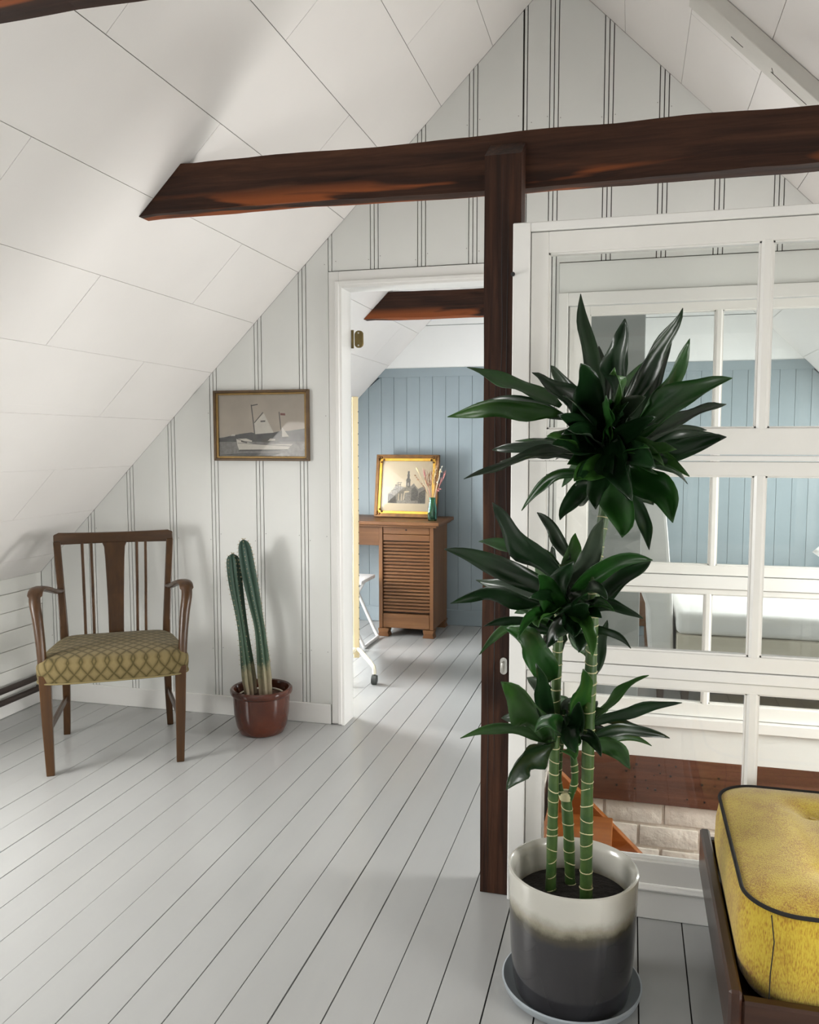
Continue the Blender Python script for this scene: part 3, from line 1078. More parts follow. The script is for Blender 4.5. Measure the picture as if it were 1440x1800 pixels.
# ------------------------------------------------------------------ armchair
ch = thing('armchair', 'dark wooden armchair with olive lattice-patterned upholstered seat under the roof slope', 'chair', (-2.085, 3.06, 0.0), math.radians(32.5))
for sx in (-1, 1):
    MB().bar([(sx * 0.245, -0.224, 0.0), (sx * 0.250, -0.224, 0.20), (sx * 0.254, -0.222, 0.40)], [(0.030, 0.030), (0.038, 0.038), (0.044, 0.042)]).build('front_leg', 'chair_wood', ch, False, 0.003)
    bp = [(0.222, 0.262, 0.0), (0.216, 0.232, 0.16), (0.212, 0.215, 0.38), (0.216, 0.222, 0.50), (0.227, 0.252, 0.68), (0.240, 0.296, 0.86)]
    bs = [(0.028, 0.030), (0.030, 0.034), (0.034, 0.040), (0.032, 0.036), (0.030, 0.030), (0.030, 0.024)]
    MB().bar([(sx * a, b, c) for a, b, c in bp], bs).build('back_leg', 'chair_wood', ch, False, 0.003)
    # arm: curved support rising from the front leg and sweeping back to the back post
    ctrl = [(0.262, -0.205, 0.385), (0.268, -0.190, 0.50), (0.278, -0.168, 0.60), (0.288, -0.150, 0.665), (0.289, -0.128, 0.702), (0.284, -0.088, 0.716), (0.270, -0.020, 0.706), (0.252, 0.070, 0.684), (0.238, 0.160, 0.662), (0.228, 0.232, 0.652)]
    P = [Vector((sx * a, b, c)) for a, b, c in ctrl]
    fine = []
    for i in range(len(P) - 1):
        p0, p1, p2, p3 = P[max(i - 1, 0)], P[i], P[i + 1], P[min(i + 2, len(P) - 1)]
        for k in range(5):
            t = k / 5
            fine.append(0.5 * ((2 * p1) + (p2 - p0) * t + (2 * p0 - 5 * p1 + 4 * p2 - p3) * t * t + (3 * p1 - p0 - 3 * p2 + p3) * t ** 3))
    fine.append(P[-1])
    rings = []
    n_ = len(fine)
    for i, p in enumerate(fine):
        t = (fine[min(i + 1, n_ - 1)] - fine[max(i - 1, 0)]).normalized()
        side = Vector((1, 0, 0))
        side = (side - t * side.dot(t)).normalized()
        other = t.cross(side)
        u = i / (n_ - 1)
        wa = 0.016 + 0.006 * math.sin(math.pi * u) + (0.006 if 0.4 < u < 0.75 else 0)
        wb = 0.020 - 0.009 * min(1, max(0, (u - 0.25) / 0.3))
        rings.append([p + side * wa * math.cos(a) + other * wb * math.sin(a) for a in [k * math.pi / 5 for k in range(10)]])
    MB().loft(rings).build('armrest', 'chair_wood', ch, True)
    sb = MB()
    a, b = Vector((sx * 0.247, -0.205, 0.175)), Vector((sx * 0.217, 0.215, 0.175))
    sb.prism([a + Vector((-0.006, 0, -0.014)), a + Vector((0.006, 0, -0.014)), a + Vector((0.006, 0, 0.014)), a + Vector((-0.006, 0, 0.014))], b - a)
    sb.build('stretcher', 'chair_wood_across', ch, False, 0.002)
# crest rail, gently curved
rings = []
for i in range(25):
    t = -1 + 2 * i / 24
    x = t * 0.254
    y = 0.302 + 0.022 * (1 - t * t)
    r = 1.0 if abs(t) < 0.97 else 0.72
    zt, zb = 0.894 + 0.006 * t * t, 0.846
    if abs(t) > 0.99:
        zt -= 0.010
    rings.append([(x, y - 0.011, zb), (x, y + 0.011, zb), (x, y + 0.011, zt), (x, y - 0.011, zt)])
MB().loft(rings).build('crest_rail', 'chair_wood_across', ch, True, 0.004)
MB().bar([(0, 0.312, 0.850), (0, 0.308, 0.83), (0, 0.298, 0.78), (0, 0.270, 0.62), (0, 0.240, 0.50), (0, 0.232, 0.44)],
         [(0.106, 0.010), (0.090, 0.010), (0.083, 0.010), (0.071, 0.010), (0.066, 0.010), (0.064, 0.010)]).build('splat', 'chair_wood', ch, False, 0.002)
for fx in (-0.137, -0.099, 0.096, 0.134):
    MB().bar([(fx, 0.316 - abs(fx) * 0.06, 0.85), (fx * 0.98, 0.286, 0.70), (fx * 0.95, 0.246, 0.52), (fx * 0.94, 0.232, 0.44)], [(0.013, 0.010)] * 4).build('back_slat', 'chair_wood', ch, False, 0.002)
# upholstered seat: rounded trapezoid lofted upwards
def seat_ring(z, grow, n=64):
    out = []
    for k in range(n):
        a = 2 * math.pi * k / n
        c, s = math.cos(a), math.sin(a)
        e = 0.26
        ux = math.copysign(abs(c) ** e, c)
        uy = math.copysign(abs(s) ** e, s)
        hw = 0.254 - 0.030 * uy
        y = -0.012 + uy * 0.222 - (0.018 * (1 - ux * ux) if uy < 0 else 0) * (1 if uy < -0.5 else 0)
        out.append((ux * (hw + grow) * (1 if uy < 0.4 else 0.985), y + uy * grow, z))
    return out
sr = [seat_ring(0.366, 0.004), seat_ring(0.372, 0.012), seat_ring(0.40, 0.016), seat_ring(0.425, 0.016), seat_ring(0.447, 0.008), seat_ring(0.460, -0.012), seat_ring(0.468, -0.05), seat_ring(0.473, -0.12), seat_ring(0.475, -0.20)]
seat = MB().loft(sr).build('seat', 'seat_fabric', ch, True)
rp = [Vector(p) for p in seat_ring(0.368, 0.013, 96)]
pm = MB()
pm.tube(rp + [rp[0]], 0.0035, 6)
pm.build('piping', 'seat_piping', seat, True)

# ------------------------------------------------------------------ cactus in brown pot
cx, cy = -1.585, 3.415
ca = thing('potted_cactus', 'two-column green cactus in a glossy brown glazed pot against the wall', 'plant', (cx, cy, 0))
prof = [(0.090, 0.0), (0.098, 0.004), (0.112, 0.035), (0.122, 0.09), (0.126, 0.15), (0.127, 0.172), (0.135, 0.178), (0.139, 0.188), (0.138, 0.199), (0.131, 0.205), (0.122, 0.202), (0.117, 0.185), (0.115, 0.15), (0.113, 0.145)]
MB().lathe(prof, 56).build('pot', 'glaze_brown', ca, True)
MB().lathe([(0.112, 0.146), (0.1125, 0.163), (0.08, 0.168), (0.03, 0.170)], 40).build('soil', 'cactus_soil', ca, True)
sm = MB()
ringp = [Vector((math.cos(2 * math.pi * k / 40) * 0.098, math.sin(2 * math.pi * k / 40) * 0.098, 0.170)) for k in range(41)]
sm.tube(ringp, 0.004, 6)
sm.build('inner_pot_rim', 'dry_white', ca, True)


def column(path, r0, ribs, seed):
    P = [Vector(p) for p in path]
    fine = []
    for i in range(len(P) - 1):
        p0, p1, p2, p3 = P[max(i - 1, 0)], P[i], P[i + 1], P[min(i + 2, len(P) - 1)]
        for k in range(8):
            t = k / 8
            fine.append(0.5 * ((2 * p1) + (p2 - p0) * t + (2 * p0 - 5 * p1 + 4 * p2 - p3) * t * t + (3 * p1 - p0 - 3 * p2 + p3) * t ** 3))
    fine.append(P[-1])
    n = ribs * 6
    rings, spines = [], []
    N = len(fine)
    for i, p in enumerate(fine):
        u = i / (N - 1)
        r = r0 * (0.86 + 0.14 * math.sin(u * 9 + seed))
        if u > 0.90:
            r *= math.sqrt(max(0.02, 1 - ((u - 0.90) / 0.10) ** 2))
        if u < 0.12:
            r *= 0.92
        ring = []
        for k in range(n):
            a = 2 * math.pi * k / n + seed
            rib = abs(math.cos(a * ribs / 2 - seed * ribs / 2))
            rr = r * (0.60 + 0.40 * rib ** 1.3)
            ring.append(p + Vector((math.cos(a) * rr, math.sin(a) * rr, 0)))
            if k % 6 == 0 and 0.22 < u:
                spines.append((p + Vector((math.cos(a) * rr, math.sin(a) * rr, 0)), Vector((math.cos(a), math.sin(a), 0.2 + (1.5 if u > 0.95 else 0)))))
        rings.append(ring)
    return rings, spines


for path, r0, seed in (([(-0.050, 0.0, 0.15), (-0.066, 0, 0.30), (-0.090, 0.004, 0.48), (-0.120, 0.008, 0.66), (-0.134, 0.01, 0.80)], 0.033, 0.3),
                       ([(0.020, 0.005, 0.15), (0.010, 0.006, 0.30), (-0.006, 0.008, 0.46), (-0.030, 0.010, 0.58), (-0.062, 0.012, 0.74), (-0.082, 0.014, 0.865)], 0.036, 0.9)):
    rings, spines = column(path, r0, 6, seed)
    co = MB().loft(rings).build('column', 'cactus_skin', ca, True)
    sp = MB()
    for p, d in spines:
        for q in range(3):
            e = (d + Vector((random.uniform(-0.5, 0.5), random.uniform(-0.5, 0.5), random.uniform(-0.5, 0.5)))).normalized() * random.uniform(0.005, 0.009)
            s_ = e.cross(Vector((0.3, 0.2, 1))).normalized() * 0.0009
            sp.prism([p - s_, p + s_, p + e], e.cross(s_).normalized() * 0.0008)
    so = sp.build('spines', 'spine', co)
    so['kind'] = 'stuff'

# ------------------------------------------------------------------ framed ship photograph on the gable wall
PX0, PX1, PZ0, PZ1 = -1.878, -1.407, 1.213, 1.536
pic = thing('framed_picture', 'brown framed photograph of a white sailing boat hung on the gable wall', 'picture', ((PX0 + PX1) / 2, YG, PZ0))
QI = Matrix.Translation((-(PX0 + PX1) / 2, -YG, -PZ0))


def inv(o, I):
    o.matrix_parent_inverse = I
    return o


def frame_parts(owner, I, x0, x1, z0, z1, yf, yb, w, mats):
    """four mitred members, each an outer and an inner moulding"""
    inner = (x0 + w, x1 - w, z0 + w, z1 - w)
    mid = (x0 + w * 0.55, x1 - w * 0.55, z0 + w * 0.55, z1 - w * 0.55)

    def ringq(o_, i_, ya, yb_, mat_, name):
        (a0, a1, c0, c1), (b0, b1, d0, d1) = o_, i_
        quads = [((a0, c0), (a1, c0), (b1, d0), (b0, d0)), ((a1, c0), (a1, c1), (b1, d1), (b1, d0)), ((a1, c1), (a0, c1), (b0, d1), (b1, d1)), ((a0, c1), (a0, c0), (b0, d0), (b0, d1))]
        for q in quads:
            inv(MB().prism([(x, ya, z) for x, z in q], (0, yb_ - ya, 0)).build(name, mat_, owner, False, 0.0015), I)
    ringq((x0, x1, z0, z1), mid, yf, yb, mats[0], 'frame_member')
    ringq(mid, inner, yf + 0.006, yb, mats[1], 'frame_slip')
    return inner


inn = frame_parts(pic, QI, PX0, PX1, PZ0, PZ1, YG - 0.022, YG - 0.001, 0.021, ('frame_brown', 'frame_bronze'))


def flat_print(name, owner, I, x0, x1, z0, z1, y, layers):
    """printed sheet: flat inked shapes given in unit coordinates, first layer lowest"""
    bm_ = bmesh.new()
    names = []
    for i, (mt, polys) in enumerate(layers):
        if mt not in names:
            names.append(mt)
        for pl in polys:
            vs = [bm_.verts.new((x0 + (x1 - x0) * u, y - 0.00012 * i, z0 + (z1 - z0) * v)) for u, v in pl]
            f = bm_.faces.new(vs)
            f.material_index = names.index(mt)
            f.normal_update()
            if f.normal.y > 0:
                f.normal_flip()
    me = bpy.data.meshes.new(name)
    bm_.to_mesh(me)
    bm_.free()
    for k in names:
        me.materials.append(MATS[k])
    o = bpy.data.objects.new(name, me)
    COL.objects.link(o)
    o.parent = owner
    o.matrix_parent_inverse = I
    return o


def line(a, b, w):
    dx, dy = b[0] - a[0], b[1] - a[1]
    l = math.hypot(dx, dy)
    nx, ny = -dy / l * w / 2, dx / l * w / 2
    return [(a[0] + nx, a[1] + ny * 1.4), (b[0] + nx, b[1] + ny * 1.4), (b[0] - nx, b[1] - ny * 1.4), (a[0] - nx, a[1] - ny * 1.4)]


layers = [
    ('print_sky', [[(0, 0), (1, 0), (1, 1), (0, 1)]]),
    ('print_hill', [[(0, 0.22), (1, 0.22), (1, 0.45), (0.93, 0.435), (0.80, 0.41), (0.70, 0.405), (0.62, 0.38), (0.45, 0.365), (0.38, 0.39), (0.25, 0.365), (0.14, 0.335), (0.05, 0.31), (0, 0.30)]]),
    ('print_sea', [[(0, 0), (1, 0), (1, 0.24), (0, 0.235)]]),
    ('print_hill', [[(0.0, 0.02), (0.6, 0.0), (0.72, 0.05), (0.3, 0.055)], [(0.22, 0.08), (0.76, 0.09), (0.7, 0.105), (0.24, 0.105)]]),
    ('print_white', [[(0.203, 0.285), (0.215, 0.175), (0.235, 0.103), (0.80, 0.112), (0.86, 0.205), (0.70, 0.200), (0.55, 0.190), (0.40, 0.205), (0.30, 0.235)],
                     [(0.14, 0.33), (0.19, 0.335), (0.19, 0.36), (0.15, 0.36)],
                     [(0.425, 0.36), (0.64, 0.385), (0.53, 0.70), (0.418, 0.545)], [(0.735, 0.315), (0.815, 0.32), (0.735, 0.48)],
                     [(0.22, 0.285), (0.32, 0.29), (0.39, 0.255), (0.385, 0.235), (0.30, 0.245)]]),
    ('print_dark', [line((0.385, 0.84), (0.430, 0.235), 0.012), line((0.418, 0.545), (0.520, 0.715), 0.010), line((0.705, 0.72), (0.735, 0.235), 0.010), line((0.385, 0.825), (0.46, 0.845), 0.012),
                    line((0.22, 0.215), (0.84, 0.165), 0.005), line((0.26, 0.245), (0.33, 0.225), 0.018), line((0.24, 0.102), (0.80, 0.110), 0.008),
                    [(0.49, 0.555), (0.545, 0.56), (0.545, 0.585), (0.49, 0.58)],
                    [(0.49, 0.235), (0.60, 0.22), (0.70, 0.22), (0.70, 0.30), (0.60, 0.295), (0.52, 0.28)]]),
    ('print_white', [[(0.57, 0.25), (0.66, 0.255), (0.655, 0.285), (0.60, 0.29)]]),
    ('print_red', [[(0.72, 0.665), (0.775, 0.66), (0.775, 0.695), (0.72, 0.70)]]),
]
flat_print('photo_print', pic, QI, inn[0], inn[1], inn[2], inn[3], YG - 0.006, layers)
inv(box_obj('backing', (inn[0] - 0.004, inn[1] + 0.004, YG - 0.0055, YG - 0.0015, inn[2] - 0.004, inn[3] + 0.004), 'print_dark', pic), QI)
inv(box_obj('picture_glass', (inn[0], inn[1], YG - 0.0115, YG - 0.0095, inn[2], inn[3]), 'picture_glass', pic), QI)

# ------------------------------------------------------------------ potted dracaena, saucer
px, py = -0.112, 1.932
sau = MB().lathe([(0.115, 0.0005), (0.135, 0.0005), (0.158, 0.020), (0.163, 0.036), (0.159, 0.038), (0.150, 0.024), (0.132, 0.013), (0.115, 0.013)], 64, (px, py, 0)).build('plant_saucer', 'saucer_grey', None, True)
tag(sau, 'shallow grey saucer on the floor under the big plant pot', 'saucer')
dr = thing('potted_dracaena', 'tall leafy dracaena in a two-tone grey and cream glazed pot', 'plant', (px, py, 0.0135))
prof = [(0.125, 0.0), (0.132, 0.004), (0.137, 0.03), (0.143, 0.10), (0.147, 0.20), (0.149, 0.27), (0.1505, 0.288), (0.150, 0.295), (0.1455, 0.297), (0.1385, 0.292), (0.1345, 0.275), (0.133, 0.23), (0.132, 0.21)]
MB().lathe(prof, 72).build('pot', 'pot_glaze', dr, True)
MB().lathe([(0.1318, 0.20), (0.1325, 0.222), (0.09, 0.231), (0.03, 0.234)], 48).build('soil', 'soil', dr, True)
DI = Matrix.Translation((-px, -py, -0.0135))


def smooth_path(P, k_=6):
    P = [Vector(p) for p in P]
    fine = []
    for i in range(len(P) - 1):
        p0, p1, p2, p3 = P[max(i - 1, 0)], P[i], P[i + 1], P[min(i + 2, len(P) - 1)]
        for k in range(k_):
            t = k / k_
            fine.append(0.5 * ((2 * p1) + (p2 - p0) * t + (2 * p0 - 5 * p1 + 4 * p2 - p3) * t * t + (3 * p1 - p0 - 3 * p2 + p3) * t ** 3))
    fine.append(P[-1])
    return fine


CANES = [([(-0.163, 1.93, 0.225), (-0.160, 1.93, 0.418), (-0.158, 1.93, 0.583), (-0.156, 1.93, 0.745), (-0.150, 1.93, 0.95), (-0.144, 1.93, 1.02)], 0.0125, 0.0105, 'cane_green'),
         ([(-0.119, 1.97, 0.225), (-0.125, 1.97, 0.362), (-0.133, 1.97, 0.466)], 0.0125, 0.0135, 'cane_green'),
         ([(-0.079, 1.90, 0.225), (-0.081, 1.90, 0.494), (-0.078, 1.90, 0.759), (-0.071, 1.905, 1.018), (-0.055, 1.92, 1.145), (-0.045, 1.94, 1.33)], 0.0145, 0.0115, 'cane_green'),
         ([(-0.138, 1.968, 0.455), (-0.150, 1.96, 0.50), (-0.145, 1.95, 0.60), (-0.140, 1.94, 0.68)], 0.008, 0.0065, 'shoot_green'),
         ([(-0.126, 1.968, 0.455), (-0.112, 1.955, 0.51), (-0.118, 1.94, 0.60), (-0.122, 1.93, 0.70)], 0.009, 0.007, 'shoot_green')]
for path, r0, r1, mt in CANES:
    F = smooth_path(path)
    N = len(F)
    rad = [r0 + (r1 - r0) * i / (N - 1) + 0.0006 * math.sin(i * 1.7) for i in range(N)]
    c_ = inv(MB().tube(F, rad, 14).build('cane', mt, dr, True), DI)
    sc_ = MB()
    L = sum((b - a).length for a, b in zip(F, F[1:]))
    d, nxt = 0.0, 0.02
    for i in range(N - 1):
        seg = (F[i + 1] - F[i]).length
        while nxt < d + seg:
            u = (nxt - d) / seg
            p = F[i].lerp(F[i + 1], u)
            t = (F[i + 1] - F[i]).normalized()
            r = (rad[i] + (rad[i + 1] - rad[i]) * u) * 1.03
            tilt = Vector((random.uniform(-0.45, 0.45), random.uniform(-0.35, 0.35), 1)).normalized()
            s_ = tilt.cross(Vector((0, 1, 0))).normalized()
            q_ = tilt.cross(s_)
            sc_.tube([p + (s_ * math.cos(a) + q_ * math.sin(a)) * r for a in [2 * math.pi * k / 12 for k in range(13)]], random.uniform(0.0009, 0.0015), 5)
            nxt += random.uniform(0.016, 0.042)
        d += seg
    so = sc_.build('leaf_scars', 'scar', c_, True)
    so['kind'] = 'stuff'
# bare bark patches at the cut top of the short cane
bt = MB()
bt.lathe([(0.0150, 0.452), (0.0175, 0.462), (0.0165, 0.470), (0.010, 0.474)], 14, (-0.133, 1.97, 0.0))
inv(bt.build('cut_top', 'scar', dr, True), DI)

LEAVES = [
    (-0.075, 1.958, 1.353, -0.097, 1.972, 1.493, -0.12, 2.007, 1.638, 0.044, 17),
    (-0.032, 1.953, 1.359, 0.042, 1.959, 1.472, 0.101, 1.973, 1.593, 0.05, 38),
    (-0.024, 1.938, 1.396, -0.023, 1.914, 1.479, -0.021, 1.858, 1.556, 0.062, -42),
    (-0.061, 1.962, 1.372, -0.069, 1.986, 1.444, -0.079, 2.042, 1.52, 0.038, 15),
    (0.0, 1.941, 1.314, 0.069, 1.923, 1.412, 0.115, 1.881, 1.515, 0.05, 40),
    (-0.006, 1.968, 1.308, 0.054, 2.004, 1.427, 0.088, 2.088, 1.567, 0.044, -17),
    (0.0, 1.935, 1.302, 0.083, 1.905, 1.403, 0.199, 1.835, 1.424, 0.065, -13),
    (0.037, 1.968, 1.308, 0.119, 2.004, 1.356, 0.213, 2.088, 1.391, 0.041, -33),
    (0.001, 1.929, 1.251, 0.093, 1.887, 1.3, 0.183, 1.789, 1.309, 0.05, 38),
    (0.001, 1.972, 1.282, 0.074, 2.018, 1.332, 0.169, 2.123, 1.326, 0.032, 10),
    (0.007, 1.958, 1.27, 0.094, 1.972, 1.306, 0.187, 2.007, 1.318, 0.038, 2),
    (-0.158, 1.959, 1.379, -0.259, 1.977, 1.445, -0.385, 2.019, 1.475, 0.047, 25),
    (-0.156, 1.932, 1.362, -0.28, 1.896, 1.391, -0.39, 1.812, 1.354, 0.047, -41),
    (-0.145, 1.965, 1.354, -0.25, 1.995, 1.394, -0.375, 2.065, 1.396, 0.038, -14),
    (-0.086, 1.935, 1.321, -0.134, 1.905, 1.405, -0.213, 1.835, 1.444, 0.065, 31),
    (-0.082, 1.965, 1.334, -0.118, 1.995, 1.417, -0.194, 2.065, 1.483, 0.047, -40),
    (-0.073, 1.914, 1.32, -0.088, 1.842, 1.392, -0.096, 1.674, 1.449, 0.068, -32),
    (-0.042, 1.917, 1.295, -0.036, 1.851, 1.374, -0.029, 1.697, 1.439, 0.053, 49),
    (-0.019, 1.974, 1.321, -0.035, 2.022, 1.4, -0.054, 2.134, 1.488, 0.044, 16),
    (-0.098, 1.929, 1.27, -0.238, 1.887, 1.285, -0.347, 1.789, 1.216, 0.044, 49),
    (-0.106, 1.965, 1.276, -0.211, 1.995, 1.304, -0.33, 2.065, 1.281, 0.038, -42),
    (-0.1, 1.974, 1.256, -0.18, 2.022, 1.298, -0.285, 2.134, 1.309, 0.038, 43),
    (-0.098, 1.95, 1.25, -0.195, 1.95, 1.283, -0.293, 1.95, 1.249, 0.035, 49),
    (-0.091, 1.941, 1.225, -0.197, 1.923, 1.246, -0.233, 1.881, 1.146, 0.026, -33),
    (-0.078, 1.935, 1.206, -0.134, 1.905, 1.186, -0.145, 1.835, 1.133, 0.041, -2),
    (-0.005, 1.935, 1.251, 0.07, 1.905, 1.288, 0.121, 1.835, 1.227, 0.032, 39),
    (0.002, 1.959, 1.238, 0.073, 1.977, 1.258, 0.13, 2.019, 1.205, 0.021, -28),
    (-0.035, 1.92, 1.233, -0.005, 1.86, 1.167, -0.013, 1.72, 1.108, 0.073, 29),
    (-0.017, 1.929, 1.239, 0.067, 1.887, 1.211, 0.086, 1.789, 1.133, 0.073, 16),
    (-0.01, 1.959, 1.193, 0.042, 1.977, 1.133, 0.043, 2.019, 1.047, 0.035, 35),
    (-0.06, 1.917, 1.295, -0.064, 1.851, 1.222, -0.064, 1.697, 1.161, 0.053, 19),
    (-0.049, 1.92, 1.32, -0.015, 1.86, 1.249, 0.003, 1.72, 1.184, 0.059, 38),
    (-0.087, 1.968, 1.282, -0.144, 2.004, 1.321, -0.219, 2.088, 1.302, 0.023, -26),
    (-0.055, 1.926, 1.308, -0.017, 1.878, 1.359, 0.032, 1.766, 1.387, 0.059, -1),
    (-0.067, 1.923, 1.283, -0.1, 1.869, 1.329, -0.141, 1.743, 1.353, 0.059, -28),
    (-0.036, 1.92, 1.27, 0.028, 1.86, 1.293, 0.086, 1.72, 1.285, 0.053, -13),
    (-0.073, 1.923, 1.27, -0.121, 1.869, 1.304, -0.169, 1.743, 1.307, 0.05, 25),
    (-0.031, 1.965, 1.308, 0.018, 1.995, 1.39, 0.061, 2.065, 1.48, 0.053, 4),
    (-0.051, 1.977, 1.347, -0.015, 2.031, 1.413, 0.023, 2.157, 1.489, 0.044, 3),
    (-0.061, 1.971, 1.231, -0.102, 2.013, 1.198, -0.119, 2.111, 1.141, 0.044, -5),
    (-0.029, 1.965, 1.225, 0.025, 1.995, 1.204, 0.055, 2.065, 1.148, 0.05, 30),
    (-0.042, 1.911, 1.308, -0.05, 1.833, 1.349, -0.054, 1.651, 1.382, 0.05, 1),
    (-0.033, 1.914, 1.27, 0.012, 1.842, 1.274, 0.043, 1.674, 1.253, 0.059, 47),
    (-0.054, 1.917, 1.251, -0.092, 1.851, 1.248, -0.107, 1.697, 1.223, 0.053, -19),
    (-0.038, 1.92, 1.282, 0.001, 1.86, 1.29, 0.036, 1.72, 1.282, 0.035, -6),
    (-0.039, 1.92, 1.28, 0.022, 1.86, 1.301, 0.061, 1.72, 1.259, 0.032, 9),
    (-0.04, 1.92, 1.277, 0.012, 1.86, 1.26, 0.05, 1.72, 1.233, 0.032, -25),
    (-0.042, 1.953, 1.274, 0.025, 1.959, 1.245, 0.061, 1.973, 1.179, 0.024, 40),
    (-0.045, 1.953, 1.271, -0.004, 1.959, 1.246, -0.003, 1.973, 1.196, 0.033, -4),
    (-0.046, 1.932, 1.271, -0.007, 1.896, 1.227, -0.004, 1.812, 1.174, 0.043, 6),
    (-0.051, 1.977, 1.269, -0.016, 2.031, 1.225, -0.045, 2.157, 1.167, 0.051, 33),
    (-0.054, 1.953, 1.27, -0.089, 1.959, 1.242, -0.072, 1.973, 1.199, 0.032, -10),
    (-0.057, 1.968, 1.271, -0.105, 2.004, 1.233, -0.115, 2.088, 1.167, 0.036, -11),
    (-0.058, 1.92, 1.273, -0.105, 1.86, 1.259, -0.101, 1.72, 1.215, 0.031, -47),
    (-0.061, 1.968, 1.274, -0.122, 2.004, 1.251, -0.161, 2.088, 1.19, 0.032, 1),
    (-0.062, 1.932, 1.278, -0.101, 1.896, 1.269, -0.131, 1.812, 1.251, 0.043, -4),
    (-0.064, 1.977, 1.28, -0.124, 2.031, 1.291, -0.187, 2.157, 1.261, 0.029, 47),
    (-0.063, 1.92, 1.283, -0.115, 1.86, 1.293, -0.158, 1.72, 1.289, 0.05, 13),
    (-0.062, 1.92, 1.287, -0.093, 1.86, 1.331, -0.135, 1.72, 1.315, 0.041, -15),
    (-0.061, 1.92, 1.289, -0.093, 1.86, 1.314, -0.122, 1.72, 1.328, 0.037, 30),
    (-0.059, 1.92, 1.292, -0.078, 1.86, 1.365, -0.137, 1.72, 1.385, 0.045, 41),
    (-0.059, 1.977, 1.293, -0.067, 2.031, 1.349, -0.123, 2.157, 1.38, 0.028, 26),
    (-0.055, 1.953, 1.295, -0.035, 1.959, 1.341, -0.078, 1.973, 1.369, 0.042, -2),
    (-0.052, 1.92, 1.295, -0.042, 1.86, 1.343, -0.057, 1.72, 1.381, 0.052, 14),
    (-0.049, 1.953, 1.295, -0.071, 1.959, 1.351, -0.033, 1.973, 1.396, 0.034, -2),
    (-0.045, 1.92, 1.294, -0.052, 1.86, 1.352, -0.003, 1.72, 1.375, 0.03, 10),
    (-0.044, 1.932, 1.293, -0.042, 1.896, 1.338, -0.001, 1.812, 1.35, 0.028, -43),
    (-0.041, 1.92, 1.29, -0.005, 1.86, 1.332, 0.041, 1.72, 1.348, 0.041, 42),
    (-0.04, 1.932, 1.288, 0.001, 1.896, 1.327, 0.053, 1.812, 1.333, 0.046, -43),
    (-0.039, 1.968, 1.285, 0.004, 2.004, 1.297, 0.052, 2.088, 1.3, 0.036, -37),
    (-0.143, 1.921, 0.993, -0.237, 1.903, 1.063, -0.297, 1.861, 1.164, 0.068, -45),
    (-0.133, 1.945, 1.029, -0.157, 1.975, 1.089, -0.215, 2.045, 1.127, 0.032, -10),
    (-0.138, 1.936, 0.984, -0.129, 1.948, 1.038, -0.12, 1.976, 1.09, 0.038, 8),
    (-0.13, 1.915, 0.975, -0.078, 1.885, 1.052, -0.054, 1.815, 1.142, 0.044, 12),
    (-0.151, 1.939, 1.009, -0.239, 1.957, 1.06, -0.351, 1.999, 1.059, 0.041, 21),
    (-0.155, 1.918, 0.947, -0.271, 1.894, 1.025, -0.399, 1.838, 1.061, 0.053, 4),
    (-0.174, 1.912, 0.921, -0.28, 1.876, 0.976, -0.381, 1.792, 0.949, 0.047, -48),
    (-0.151, 1.948, 0.928, -0.252, 1.984, 0.953, -0.373, 2.068, 0.953, 0.038, -25),
    (-0.123, 1.915, 0.962, -0.055, 1.885, 1.054, 0.047, 1.815, 1.053, 0.041, 25),
    (-0.118, 1.942, 0.911, -0.034, 1.966, 0.967, 0.05, 2.022, 1.018, 0.076, -29),
    (-0.129, 1.915, 0.903, -0.048, 1.885, 0.98, 0.028, 1.815, 0.928, 0.038, 45),
    (-0.154, 1.921, 0.861, -0.233, 1.903, 0.908, -0.315, 1.861, 0.884, 0.032, -42),
    (-0.182, 1.939, 0.875, -0.286, 1.957, 0.888, -0.348, 1.999, 0.783, 0.023, -23),
    (-0.11, 1.927, 0.868, -0.037, 1.921, 0.901, 0.007, 1.907, 0.84, 0.023, 38),
    (-0.071, 1.951, 0.765, -0.06, 1.993, 0.818, -0.05, 2.091, 0.861, 0.032, 14),
    (-0.163, 1.912, 0.756, -0.194, 1.876, 0.845, -0.259, 1.792, 0.9, 0.07, 11),
    (-0.15, 1.945, 0.862, -0.206, 1.975, 0.898, -0.283, 2.045, 0.904, 0.035, 13),
    (-0.128, 1.906, 0.911, -0.115, 1.858, 0.877, -0.099, 1.746, 0.861, 0.053, -33),
    (-0.148, 1.906, 0.936, -0.132, 1.858, 0.99, -0.113, 1.746, 1.051, 0.053, -35),
    (-0.148, 1.909, 0.916, -0.163, 1.867, 0.969, -0.185, 1.769, 1.021, 0.056, -9),
    (-0.135, 1.912, 0.91, -0.164, 1.876, 0.883, -0.168, 1.792, 0.858, 0.047, -37),
    (-0.125, 1.948, 0.93, -0.101, 1.984, 0.967, -0.06, 2.068, 0.98, 0.044, 21),
    (-0.144, 1.945, 0.876, -0.194, 1.975, 0.878, -0.24, 2.045, 0.828, 0.044, -42),
    (-0.131, 1.948, 0.856, -0.094, 1.984, 0.825, -0.076, 2.068, 0.762, 0.05, -14),
    (-0.145, 1.945, 0.956, -0.162, 1.975, 1.004, -0.184, 2.045, 1.048, 0.041, -50),
    (-0.141, 1.906, 0.898, -0.113, 1.858, 0.938, -0.072, 1.746, 0.97, 0.047, 38),
    (-0.127, 1.912, 0.929, -0.076, 1.876, 0.945, -0.028, 1.792, 0.949, 0.036, -34),
    (-0.127, 1.912, 0.926, -0.087, 1.876, 0.934, -0.053, 1.792, 0.931, 0.031, -9),
    (-0.131, 1.933, 0.917, -0.082, 1.939, 0.921, -0.073, 1.953, 0.868, 0.033, -28),
